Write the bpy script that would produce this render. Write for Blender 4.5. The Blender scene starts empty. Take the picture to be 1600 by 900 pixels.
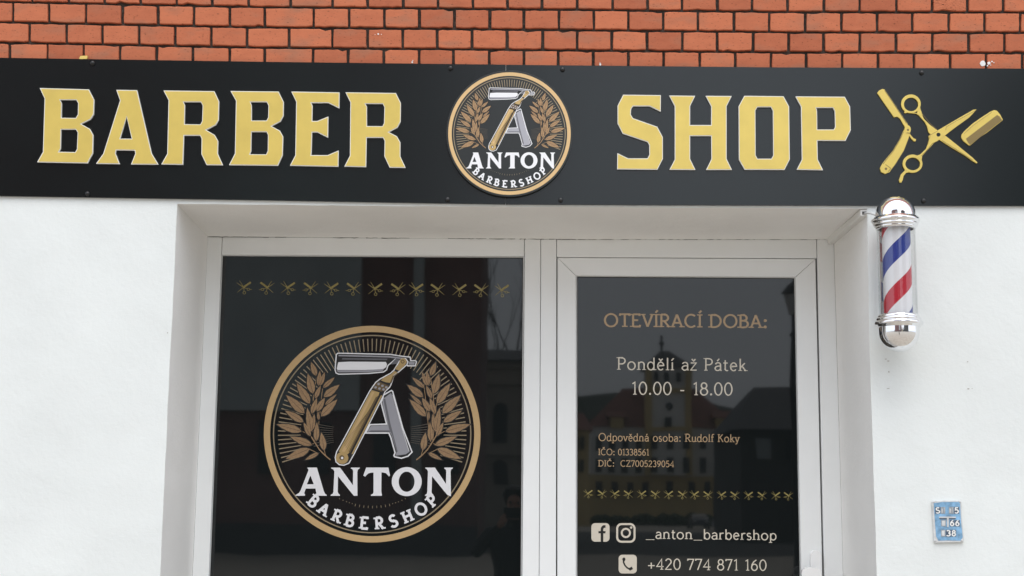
import bpy, bmesh, math, random
from mathutils import Vector, Matrix
from mathutils.geometry import tessellate_polygon
C = bpy.context.scene
COL = C.collection
R = math.radians
random.seed(7)

# ------------------------------------------------------------------ camera
FPX = 2320.0                      # focal length in pixels of a 1600 px wide picture
PITCH, ROLL = R(8.58), R(0.53)
CAM = Vector((0.0, -5.2, 1.6))
_Rt = Vector((1, 0, 0)); _Fw = Vector((0, math.cos(PITCH), math.sin(PITCH))); _Up = _Rt.cross(_Fw)
c_right = _Rt * math.cos(ROLL) + _Up * math.sin(ROLL)
c_up = _Up * math.cos(ROLL) - _Rt * math.sin(ROLL)
cd = bpy.data.cameras.new('camera'); cam = bpy.data.objects.new('camera', cd); COL.objects.link(cam)
cd.sensor_width = 36.0; cd.lens = 36.0 * FPX / 1600.0; cd.clip_start = 0.05; cd.clip_end = 4000
m3 = Matrix((c_right, c_up, -_Fw)).transposed()
cam.matrix_world = Matrix.Translation(CAM) @ m3.to_4x4()
C.camera = cam

# ------------------------------------------------------------------ light
SUN_EL, SUN_AZ = R(64), R(172)    # azimuth measured from +Y towards +X
w = bpy.data.worlds.new('World'); C.world = w; w.use_nodes = True
nt = w.node_tree; bg = nt.nodes['Background']
sky = nt.nodes.new('ShaderNodeTexSky'); sky.sky_type = 'NISHITA'; sky.sun_disc = False
sky.sun_elevation = SUN_EL; sky.sun_rotation = SUN_AZ
sky.air_density = 1.2; sky.dust_density = 3.5; sky.ozone_density = 1.0
hs = nt.nodes.new('ShaderNodeHueSaturation'); hs.inputs['Saturation'].default_value = 0.3
nt.links.new(sky.outputs[0], hs.inputs['Color']); ov = nt.nodes.new('ShaderNodeMix'); ov.data_type = 'RGBA'; ov.inputs['Factor'].default_value = 0.55   # even cloud cover
ov.inputs['B'].default_value = (5.6, 6.15, 7.0, 1)
nt.links.new(hs.outputs[0], ov.inputs['A']); nt.links.new(ov.outputs['Result'], bg.inputs['Color'])
bg.inputs['Strength'].default_value = 0.15
sd = bpy.data.lights.new('sun', 'SUN'); sun = bpy.data.objects.new('sun', sd); COL.objects.link(sun)
sd.energy = 0.5; sd.angle = R(35); sd.color = (1.0, 0.965, 0.92)
_sdir = Vector((math.sin(SUN_AZ) * math.cos(SUN_EL), math.cos(SUN_AZ) * math.cos(SUN_EL), math.sin(SUN_EL)))
sun.rotation_euler = _sdir.to_track_quat('Z', 'Y').to_euler()
sun.location = _sdir * 30
C.view_settings.view_transform = 'Standard'; C.view_settings.look = 'None'
C.view_settings.gamma = 1.0; C.view_settings.exposure = 0.74
C.render.engine = 'CYCLES'
C.cycles.max_bounces = 8; C.cycles.transparent_max_bounces = 8
C.cycles.use_denoising = True

# ------------------------------------------------------------------ helpers
def at(px, py, Y):
    """Where the sight line through a picture point meets the upright plane at depth Y."""
    d = c_right * (px - 800.0) + c_up * (450.0 - py) + _Fw * FPX
    t = (Y - CAM.y) / d.y
    return CAM + d * t

M = {}
def lin(r, g, b):
    f = lambda c: (c / 255 / 12.92) if c <= 10.3 else ((c / 255 + 0.055) / 1.055) ** 2.4
    return (f(r), f(g), f(b), 1)

def mat(name, col, rough=0.6, metal=0.0, spec=0.5, noise=None, bump=None, coat=0.0):
    """Principled material; noise=(scale, amount) varies the colour, bump=(scale, strength, detail)."""
    m = bpy.data.materials.new(name); m.use_nodes = True; n = m.node_tree.nodes; l = m.node_tree.links
    p = n['Principled BSDF']
    p.inputs['Base Color'].default_value = col if len(col) == 4 else (*col, 1)
    p.inputs['Roughness'].default_value = rough; p.inputs['Metallic'].default_value = metal
    p.inputs['Specular IOR Level'].default_value = spec; p.inputs['Coat Weight'].default_value = coat
    tc = n.new('ShaderNodeTexCoord')
    if noise:
        t = n.new('ShaderNodeTexNoise'); t.inputs['Scale'].default_value = noise[0]; t.inputs['Detail'].default_value = 6
        t.inputs['Roughness'].default_value = 0.6
        l.new(tc.outputs['Object'], t.inputs['Vector'])
        mr = n.new('ShaderNodeMapRange'); mr.inputs['From Min'].default_value = 0.3; mr.inputs['From Max'].default_value = 0.7
        mr.inputs['To Min'].default_value = 1 - noise[1]; mr.inputs['To Max'].default_value = 1 + noise[1]
        l.new(t.outputs['Fac'], mr.inputs['Value'])
        mx = n.new('ShaderNodeVectorMath'); mx.operation = 'SCALE'; mx.inputs[0].default_value = p.inputs['Base Color'].default_value[:3]
        l.new(mr.outputs[0], mx.inputs['Scale']); l.new(mx.outputs[0], p.inputs['Base Color'])
    if bump:
        t = n.new('ShaderNodeTexNoise'); t.inputs['Scale'].default_value = bump[0]
        t.inputs['Detail'].default_value = bump[2] if len(bump) > 2 else 4
        l.new(tc.outputs['Object'], t.inputs['Vector'])
        b = n.new('ShaderNodeBump'); b.inputs['Strength'].default_value = bump[1]; b.inputs['Distance'].default_value = 0.01
        l.new(t.outputs['Fac'], b.inputs['Height']); l.new(b.outputs[0], p.inputs['Normal'])
    M[name] = m
    return m

def obj(name, bm, mats, parent=None, smooth=False, kind=None):
    bmesh.ops.recalc_face_normals(bm, faces=bm.faces)
    me = bpy.data.meshes.new(name); bm.to_mesh(me); bm.free()
    for m in (mats if isinstance(mats, (list, tuple)) else [mats]): me.materials.append(M[m])
    if smooth:
        for f in me.polygons: f.use_smooth = True
    o = bpy.data.objects.new(name, me); COL.objects.link(o)
    if parent is not None: o.parent = parent; o.matrix_parent_inverse = parent_inv(parent)
    if kind: o['kind'] = kind
    return o
def parent_inv(p):
    mtx = Matrix.Identity(4); q = p; chain = []
    while q: chain.append(q); q = q.parent
    for q in reversed(chain): mtx = mtx @ q.matrix_parent_inverse @ q.matrix_basis
    return mtx.inverted()
def thing(name, label, cat, loc=(0, 0, 0), group=None):
    o = bpy.data.objects.new(name, None); COL.objects.link(o); o.location = loc
    o.empty_display_size = 0.1
    o['label'] = label; o['category'] = cat
    if group: o['group'] = group
    return o
def tag(o, label, cat, group=None):
    o['label'] = label; o['category'] = cat
    if group: o['group'] = group
    return o

def box(bm, x0, x1, y0, y1, z0, z1, mi=0):
    v = [bm.verts.new((x, y, z)) for x in (x0, x1) for y in (y0, y1) for z in (z0, z1)]
    for q in ((0, 1, 3, 2), (4, 6, 7, 5), (0, 4, 5, 1), (2, 3, 7, 6), (0, 2, 6, 4), (1, 5, 7, 3)):
        bm.faces.new([v[i] for i in q]).material_index = mi

def plate(bm, loops, Yf, Yb, conv=None, mi=0, back=False):
    """Extruded flat shape. loops: outer outline then holes, as (x, y) pairs; conv maps a pair onto the plane at depth Y."""
    conv = conv or (lambda p, Y: at(p[0], p[1], Y))
    pts = [[conv(p, Yf) for p in lp] for lp in loops]
    tris = tessellate_polygon([[Vector((q.x, q.z, 0)) for q in lp] for lp in pts])
    flat = [q for lp in pts for q in lp]
    fv = [bm.verts.new(q) for q in flat]
    for t in tris:
        try: bm.faces.new([fv[i] for i in t]).material_index = mi
        except ValueError: pass
    if Yb is None: return
    bv = [bm.verts.new((q.x, Yb, q.z)) for q in flat]
    k = 0
    for lp in pts:
        n = len(lp)
        for i in range(n):
            a, b = k + i, k + (i + 1) % n
            try: bm.faces.new((fv[a], fv[b], bv[b], bv[a])).material_index = mi
            except ValueError: pass
        k += n
    if back:
        for t in tris:
            try: bm.faces.new([bv[i] for i in reversed(t)]).material_index = mi
            except ValueError: pass

def area(p): return 0.5 * sum(p[i][0] * p[(i + 1) % len(p)][1] - p[(i + 1) % len(p)][0] * p[i][1] for i in range(len(p)))
def offset(p, d):
    """Grow (d>0) or shrink an outline by d, mitre limited."""
    s = 1 if area(p) > 0 else -1
    out = []; n = len(p)
    for i in range(n):
        a, b, c = p[i - 1], p[i], p[(i + 1) % n]
        e1 = Vector((b[0] - a[0], b[1] - a[1])); e2 = Vector((c[0] - b[0], c[1] - b[1]))
        if e1.length < 1e-9 or e2.length < 1e-9: out.append(b); continue
        e1.normalize(); e2.normalize()
        n1 = Vector((e1.y, -e1.x)) * s; n2 = Vector((e2.y, -e2.x)) * s
        h = n1 + n2
        if h.length < 1e-6: h = n1.copy()
        h.normalize(); k = 1 / max(0.45, h.dot(n1))
        out.append((b[0] + h.x * d * k, b[1] + h.y * d * k))
    return out
def ell(cx, cy, rx, ry=None, n=48, a0=0.0):
    ry = rx if ry is None else ry
    return [(cx + rx * math.cos(2 * math.pi * i / n + a0), cy + ry * math.sin(2 * math.pi * i / n + a0)) for i in range(n)]
def arc(cx, cy, rx, ry, a0, a1, n=12):
    return [(cx + rx * math.cos(R(a0 + (a1 - a0) * i / n)), cy + ry * math.sin(R(a0 + (a1 - a0) * i / n))) for i in range(n + 1)]
def ribbon(pts, wd):
    """Outline of a stroke of width wd along an open polyline."""
    P = [Vector(p) for p in pts]; L = []; Rr = []
    for i, p in enumerate(P):
        d1 = (p - P[i - 1]).normalized() if i else None
        d2 = (P[i + 1] - p).normalized() if i < len(P) - 1 else None
        if d1 is None: d1 = d2
        if d2 is None: d2 = d1
        n1 = Vector((-d1.y, d1.x)); n2 = Vector((-d2.y, d2.x)); h = n1 + n2
        if h.length < 1e-6: h = n1.copy()
        h.normalize(); k = min(1.6, 1 / max(0.3, h.dot(n1)))
        ww = wd[i] if isinstance(wd, (list, tuple)) else wd
        L.append(p + h * ww / 2 * k); Rr.append(p - h * ww / 2 * k)
    return [tuple(q) for q in L + Rr[::-1]]
def rrect(x0, y0, x1, y1, r, n=5):
    o = []
    for cx, cy, a in ((x1 - r, y1 - r, 0), (x0 + r, y1 - r, 90), (x0 + r, y0 + r, 180), (x1 - r, y0 + r, 270)):
        o += arc(cx, cy, r, r, a, a + 90, n)
    return o
def lathe(bm, prof, c, seg=40, mi=0, axis='Z'):
    """Turn a (radius, height) profile about a vertical axis through c."""
    rings = []
    for r, z in prof:
        if r < 1e-5: rings.append([bm.verts.new((c[0], c[1], c[2] + z))])
        else: rings.append([bm.verts.new((c[0] + r * math.cos(2 * math.pi * i / seg), c[1] + r * math.sin(2 * math.pi * i / seg), c[2] + z)) for i in range(seg)])
    for a, b in zip(rings, rings[1:]):
        for i in range(seg):
            j = (i + 1) % seg
            if len(a) == 1 and len(b) == 1: continue
            if len(a) == 1: f = bm.faces.new((a[0], b[i], b[j]))
            elif len(b) == 1: f = bm.faces.new((a[i], a[j], b[0]))
            else: f = bm.faces.new((a[i], a[j], b[j], b[i]))
            f.material_index = mi; f.smooth = True
def tube(bm, pts, rad, seg=8, mi=0):
    P = [Vector(p) for p in pts]; rings = []
    for i, p in enumerate(P):
        d = (P[min(i + 1, len(P) - 1)] - P[max(i - 1, 0)]).normalized()
        u = d.cross(Vector((0, 0, 1)) if abs(d.z) < 0.9 else Vector((1, 0, 0))).normalized(); v = d.cross(u)
        r = rad[i] if isinstance(rad, (list, tuple)) else rad
        rings.append([bm.verts.new(p + (u * math.cos(2 * math.pi * k / seg) + v * math.sin(2 * math.pi * k / seg)) * r) for k in range(seg)])
    for a, b in zip(rings, rings[1:]):
        for k in range(seg):
            f = bm.faces.new((a[k], a[(k + 1) % seg], b[(k + 1) % seg], b[k])); f.smooth = True; f.material_index = mi
    bm.faces.new(rings[0]); bm.faces.new(rings[-1][::-1])
def bev(o, wdt, seg=2):
    b = o.modifiers.new('bevel', 'BEVEL'); b.width = wdt; b.segments = seg; b.limit_method = 'ANGLE'; b.angle_limit = R(40)
    b.harden_normals = False
    return o

# ------------------------------------------------------------------ materials
def brick_material():
    m = bpy.data.materials.new('brick'); m.use_nodes = True; n = m.node_tree.nodes; l = m.node_tree.links
    p = n['Principled BSDF']; p.inputs['Roughness'].default_value = 0.85; p.inputs['Specular IOR Level'].default_value = 0.25
    at_ = n.new('ShaderNodeAttribute'); at_.attribute_name = 'tone'
    tc = n.new('ShaderNodeTexCoord')
    mp = n.new('ShaderNodeMapping'); mp.inputs['Scale'].default_value = (1, 1, 2.4); l.new(tc.outputs['Object'], mp.inputs['Vector'])
    n1 = n.new('ShaderNodeTexNoise'); n1.inputs['Scale'].default_value = 16; n1.inputs['Detail'].default_value = 8; n1.inputs['Roughness'].default_value = 0.65
    n2 = n.new('ShaderNodeTexNoise'); n2.inputs['Scale'].default_value = 150; n2.inputs['Detail'].default_value = 5
    n3 = n.new('ShaderNodeTexNoise'); n3.inputs['Scale'].default_value = 95; n3.inputs['Detail'].default_value = 3
    for q in (n1, n2, n3): l.new(mp.outputs[0], q.inputs['Vector'])
    sep = n.new('ShaderNodeSeparateColor'); l.new(at_.outputs['Color'], sep.inputs[0])
    # per brick tone picks between an orange and a browner body, noise streaks it
    r1 = n.new('ShaderNodeValToRGB'); e = r1.color_ramp.elements
    e[0].position = 0.05; e[0].color = (0.36, 0.102, 0.052, 1); e[1].position = 0.95; e[1].color = (0.56, 0.178, 0.088, 1)
    ad = n.new('ShaderNodeMath'); ad.operation = 'MULTIPLY_ADD'; ad.inputs[1].default_value = 0.95
    l.new(n1.outputs['Fac'], ad.inputs[0]); 
    ml = n.new('ShaderNodeMath'); ml.operation = 'MULTIPLY_ADD'; ml.inputs[1].default_value = 0.62; ml.inputs[2].default_value = -0.16
    l.new(sep.outputs['Red'], ml.inputs[0]); l.new(ml.outputs[0], ad.inputs[2]); l.new(ad.outputs[0], r1.inputs[0])
    # grey bloom
    mixg = n.new('ShaderNodeMix'); mixg.data_type = 'RGBA'; mixg.inputs['B'].default_value = (0.34, 0.165, 0.105, 1)
    rg = n.new('ShaderNodeMapRange'); rg.inputs['From Min'].default_value = 0.52; rg.inputs['From Max'].default_value = 0.75; rg.inputs['To Max'].default_value = 0.75
    n4 = n.new('ShaderNodeTexNoise'); n4.inputs['Scale'].default_value = 7; n4.inputs['Detail'].default_value = 7; l.new(mp.outputs[0], n4.inputs['Vector'])
    l.new(n4.outputs['Fac'], rg.inputs['Value']); l.new(rg.outputs[0], mixg.inputs['Factor']); l.new(r1.outputs[0], mixg.inputs['A'])
    # pits
    pit = n.new('ShaderNodeMapRange'); pit.inputs['From Min'].default_value = 0.62; pit.inputs['From Max'].default_value = 0.70; pit.inputs['To Max'].default_value = 0.75
    l.new(n3.outputs['Fac'], pit.inputs['Value'])
    mixp = n.new('ShaderNodeMix'); mixp.data_type = 'RGBA'; mixp.inputs['B'].default_value = (0.10, 0.035, 0.02, 1)
    l.new(pit.outputs[0], mixp.inputs['Factor']); l.new(mixg.outputs['Result'], mixp.inputs['A']); l.new(mixp.outputs['Result'], p.inputs['Base Color'])
    hgt = n.new('ShaderNodeMath'); hgt.operation = 'MULTIPLY_ADD'; hgt.inputs[1].default_value = -0.8
    l.new(pit.outputs[0], hgt.inputs[0]); l.new(n2.outputs['Fac'], hgt.inputs[2])
    st = n.new('ShaderNodeMath'); st.operation = 'MULTIPLY_ADD'; st.inputs[1].default_value = 0.8; st.inputs[2].default_value = 0.22
    l.new(sep.outputs['Green'], st.inputs[0])
    b = n.new('ShaderNodeBump'); b.inputs['Distance'].default_value = 0.004; l.new(st.outputs[0], b.inputs['Strength'])
    l.new(hgt.outputs[0], b.inputs['Height']); l.new(b.outputs[0], p.inputs['Normal'])
    M['brick'] = m
brick_material()
mat('mortar', (0.055, 0.045, 0.037), 0.95, noise=(30, 0.5), bump=(120, 0.8))

def plaster_material(name, col, dirt):
    """Painted render: fine trowel bump, faint broad mottling and a few grey scuffs."""
    m = mat(name, col, 0.75, spec=0.3); n = m.node_tree.nodes; l = m.node_tree.links; p = n['Principled BSDF']
    tc = [q for q in n if q.type == 'TEX_COORD'][0]
    t1 = n.new('ShaderNodeTexNoise'); t1.inputs['Scale'].default_value = 2.2; t1.inputs['Detail'].default_value = 5
    t2 = n.new('ShaderNodeTexNoise'); t2.inputs['Scale'].default_value = 80; t2.inputs['Detail'].default_value = 6; t2.inputs['Roughness'].default_value = 0.65
    mp = n.new('ShaderNodeMapping'); mp.inputs['Scale'].default_value = (3, 3, 1.0); l.new(tc.outputs['Object'], mp.inputs['Vector'])
    t3 = n.new('ShaderNodeTexNoise'); t3.inputs['Scale'].default_value = 5.5; t3.inputs['Detail'].default_value = 9; t3.inputs['Roughness'].default_value = 0.75
    l.new(tc.outputs['Object'], t1.inputs['Vector']); l.new(tc.outputs['Object'], t2.inputs['Vector']); l.new(mp.outputs[0], t3.inputs['Vector'])
    r = n.new('ShaderNodeMapRange'); r.inputs['From Min'].default_value = 0.35; r.inputs['From Max'].default_value = 0.65
    r.inputs['To Min'].default_value = 0.945; r.inputs['To Max'].default_value = 1.01; l.new(t1.outputs['Fac'], r.inputs['Value'])
    s = n.new('ShaderNodeVectorMath'); s.operation = 'SCALE'; s.inputs[0].default_value = col[:3]; l.new(r.outputs[0], s.inputs['Scale'])
    d = n.new('ShaderNodeMapRange'); d.inputs['From Min'].default_value = 0.66; d.inputs['From Max'].default_value = 0.78; d.inputs['To Max'].default_value = dirt
    l.new(t3.outputs['Fac'], d.inputs['Value'])
    mx = n.new('ShaderNodeMix'); mx.data_type = 'RGBA'; mx.inputs['B'].default_value = (0.32, 0.29, 0.25, 1)
    l.new(d.outputs[0], mx.inputs['Factor']); l.new(s.outputs[0], mx.inputs['A']); l.new(mx.outputs['Result'], p.inputs['Base Color'])
    ah = n.new('ShaderNodeMath'); ah.operation = 'MULTIPLY_ADD'; ah.inputs[1].default_value = 0.35
    t4 = n.new('ShaderNodeTexNoise'); t4.inputs['Scale'].default_value = 9; t4.inputs['Detail'].default_value = 3; l.new(tc.outputs['Object'], t4.inputs['Vector'])
    l.new(t2.outputs['Fac'], ah.inputs[0]); l.new(t4.outputs['Fac'], ah.inputs[2])
    b = n.new('ShaderNodeBump'); b.inputs['Strength'].default_value = 0.17; b.inputs['Distance'].default_value = 0.02
    l.new(ah.outputs[0], b.inputs['Height']); l.new(b.outputs[0], p.inputs['Normal'])
plaster_material('plaster', (0.795, 0.825, 0.81, 1), 0.22)
plaster_material('reveal_plaster', (0.88, 0.87, 0.845, 1), 0.45)
mat('upvc', (0.83, 0.845, 0.84), 0.32, noise=(5, 0.015), bump=(6, 0.02))
mat('joint_dark', (0.05, 0.045, 0.04), 0.8)
mat('seal', (0.02, 0.02, 0.02), 0.5)
mat('sign_black', (0.0035, 0.0065, 0.0068), 0.2, spec=0.5, noise=(3, 0.15), bump=(2.5, 0.02, 2))
mat('sign_edge', (0.55, 0.55, 0.53), 0.5)
mat('emblem_black', (0.020, 0.023, 0.023), 0.3)
mat('gold', (0.735, 0.56, 0.145), 0.32, metal=0.2, spec=0.35, noise=(14, 0.05), bump=(5, 0.02))
mat('gold_shade', (0.30, 0.215, 0.075), 0.45)
mat('gold_line', (0.16, 0.11, 0.035), 0.5)
mat('white_edge', (0.82, 0.80, 0.74), 0.4)
mat('screw_black', (0.008, 0.008, 0.008), 0.3)
# printed emblem, bright on the sign disc
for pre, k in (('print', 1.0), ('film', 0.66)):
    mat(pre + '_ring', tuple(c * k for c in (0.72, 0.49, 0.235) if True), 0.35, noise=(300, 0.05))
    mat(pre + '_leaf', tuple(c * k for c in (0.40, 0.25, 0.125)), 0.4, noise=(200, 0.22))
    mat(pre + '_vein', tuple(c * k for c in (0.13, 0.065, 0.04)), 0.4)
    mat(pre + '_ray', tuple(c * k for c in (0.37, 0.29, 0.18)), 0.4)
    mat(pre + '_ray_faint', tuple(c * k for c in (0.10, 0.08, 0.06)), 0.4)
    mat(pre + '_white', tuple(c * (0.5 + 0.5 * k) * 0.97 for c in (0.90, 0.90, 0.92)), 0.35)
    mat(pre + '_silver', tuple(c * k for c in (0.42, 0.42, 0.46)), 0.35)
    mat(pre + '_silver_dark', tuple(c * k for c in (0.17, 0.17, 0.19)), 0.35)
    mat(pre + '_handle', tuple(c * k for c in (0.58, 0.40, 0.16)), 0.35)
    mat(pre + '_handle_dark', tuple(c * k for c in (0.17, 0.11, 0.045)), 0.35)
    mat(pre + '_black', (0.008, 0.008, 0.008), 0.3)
mat('film_text_tan', (0.40, 0.275, 0.155), 0.25)
mat('film_text_cream', (0.62, 0.565, 0.47), 0.25)
mat('film_motif', (0.26, 0.21, 0.065), 0.3)
mat('chrome', (0.86, 0.86, 0.87), 0.06, metal=1.0, bump=(9, 0.015))
mat('pole_white_plastic', (0.78, 0.78, 0.78), 0.4)
mat('trunking', (0.76, 0.75, 0.72), 0.4)
mat('cable_grey', (0.55, 0.55, 0.54), 0.5)
mat('plate_blue', (0.21, 0.40, 0.60), 0.5, noise=(45, 0.35), bump=(60, 0.3))
mat('plate_frame', (0.62, 0.63, 0.63), 0.45, noise=(50, 0.15))
mat('plate_tile', (0.30, 0.33, 0.36), 0.5, noise=(90, 0.2))
mat('plate_dark', (0.07, 0.10, 0.15), 0.5)
mat('plate_digit', (0.82, 0.82, 0.80), 0.5)
mat('yellow_foam', (0.75, 0.55, 0.16), 0.8)
mat('paint_white', (0.8, 0.8, 0.78), 0.6)

def glass_film(name, col, rough):
    """Black printed film behind glass: mirror-like top, slightly wavy."""
    m = mat(name, col, rough, spec=0.5); n = m.node_tree.nodes; l = m.node_tree.links; p = n['Principled BSDF']
    tc = [q for q in n if q.type == 'TEX_COORD'][0]
    t = n.new('ShaderNodeTexNoise'); t.inputs['Scale'].default_value = 3.0; t.inputs['Detail'].default_value = 1
    l.new(tc.outputs['Object'], t.inputs['Vector'])
    b = n.new('ShaderNodeBump'); b.inputs['Strength'].default_value = 0.012; b.inputs['Distance'].default_value = 0.02
    l.new(t.outputs['Fac'], b.inputs['Height']); l.new(b.outputs[0], p.inputs['Normal'])
glass_film('black_glass', (0.0075, 0.0095, 0.0098, 1), 0.02)

def clear_material():
    m = bpy.data.materials.new('clear_acrylic'); m.use_nodes = True; n = m.node_tree.nodes; l = m.node_tree.links
    n.remove(n['Principled BSDF']); o = n['Material Output']
    tr = n.new('ShaderNodeBsdfTransparent'); tr.inputs[0].default_value = (0.96, 0.96, 0.96, 1)
    gl = n.new('ShaderNodeBsdfGlossy'); gl.inputs['Roughness'].default_value = 0.03
    lw = n.new('ShaderNodeLayerWeight'); lw.inputs['Blend'].default_value = 0.5
    pw = n.new('ShaderNodeMath'); pw.operation = 'POWER'; pw.inputs[1].default_value = 4; l.new(lw.outputs['Facing'], pw.inputs[0])
    fr = n.new('ShaderNodeMath'); fr.operation = 'MULTIPLY_ADD'; fr.inputs[1].default_value = 0.45; fr.inputs[2].default_value = 0.035; l.new(pw.outputs[0], fr.inputs[0])
    mx = n.new('ShaderNodeMixShader'); l.new(fr.outputs[0], mx.inputs[0]); l.new(tr.outputs[0], mx.inputs[1]); l.new(gl.outputs[0], mx.inputs[2])
    l.new(mx.outputs[0], o.inputs[0]); M['clear_acrylic'] = m
clear_material()

def stripe_material(pitch, phase):
    m = mat('pole_stripes', (0.8, 0.8, 0.8), 0.4); n = m.node_tree.nodes; l = m.node_tree.links; p = n['Principled BSDF']
    tc = [q for q in n if q.type == 'TEX_COORD'][0]
    s = n.new('ShaderNodeSeparateXYZ'); l.new(tc.outputs['Object'], s.inputs[0])
    a = n.new('ShaderNodeMath'); a.operation = 'ARCTAN2'; l.new(s.outputs['X'], a.inputs[0])
    ny = n.new('ShaderNodeMath'); ny.operation = 'MULTIPLY'; ny.inputs[1].default_value = -1; l.new(s.outputs['Y'], ny.inputs[0]); l.new(ny.outputs[0], a.inputs[1])
    d = n.new('ShaderNodeMath'); d.operation = 'MULTIPLY'; d.inputs[1].default_value = -1 / (2 * math.pi); l.new(a.outputs[0], d.inputs[0])
    z = n.new('ShaderNodeMath'); z.operation = 'MULTIPLY_ADD'; z.inputs[1].default_value = 1 / pitch; l.new(s.outputs['Z'], z.inputs[0]); l.new(d.outputs[0], z.inputs[2])
    f = n.new('ShaderNodeMath'); f.operation = 'ADD'; f.inputs[1].default_value = phase; l.new(z.outputs[0], f.inputs[0])
    g = n.new('ShaderNodeMath'); g.operation = 'FRACT'; l.new(f.outputs[0], g.inputs[0])
    r = n.new('ShaderNodeValToRGB'); r.color_ramp.interpolation = 'CONSTANT'; e = r.color_ramp.elements
    e[0].position = 0.0; e[0].color = (0.012, 0.035, 0.27, 1)
    e[1].position = 0.235; e[1].color = (0.80, 0.80, 0.82, 1)
    q = e.new(0.5); q.color = (0.50, 0.008, 0.025, 1)
    q = e.new(0.735); q.color = (0.80, 0.80, 0.82, 1)
    l.new(g.outputs[0], r.inputs[0]); l.new(r.outputs[0], p.inputs['Base Color'])
    return m

mat('handle_white', (0.88, 0.88, 0.87), 0.25)

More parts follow.
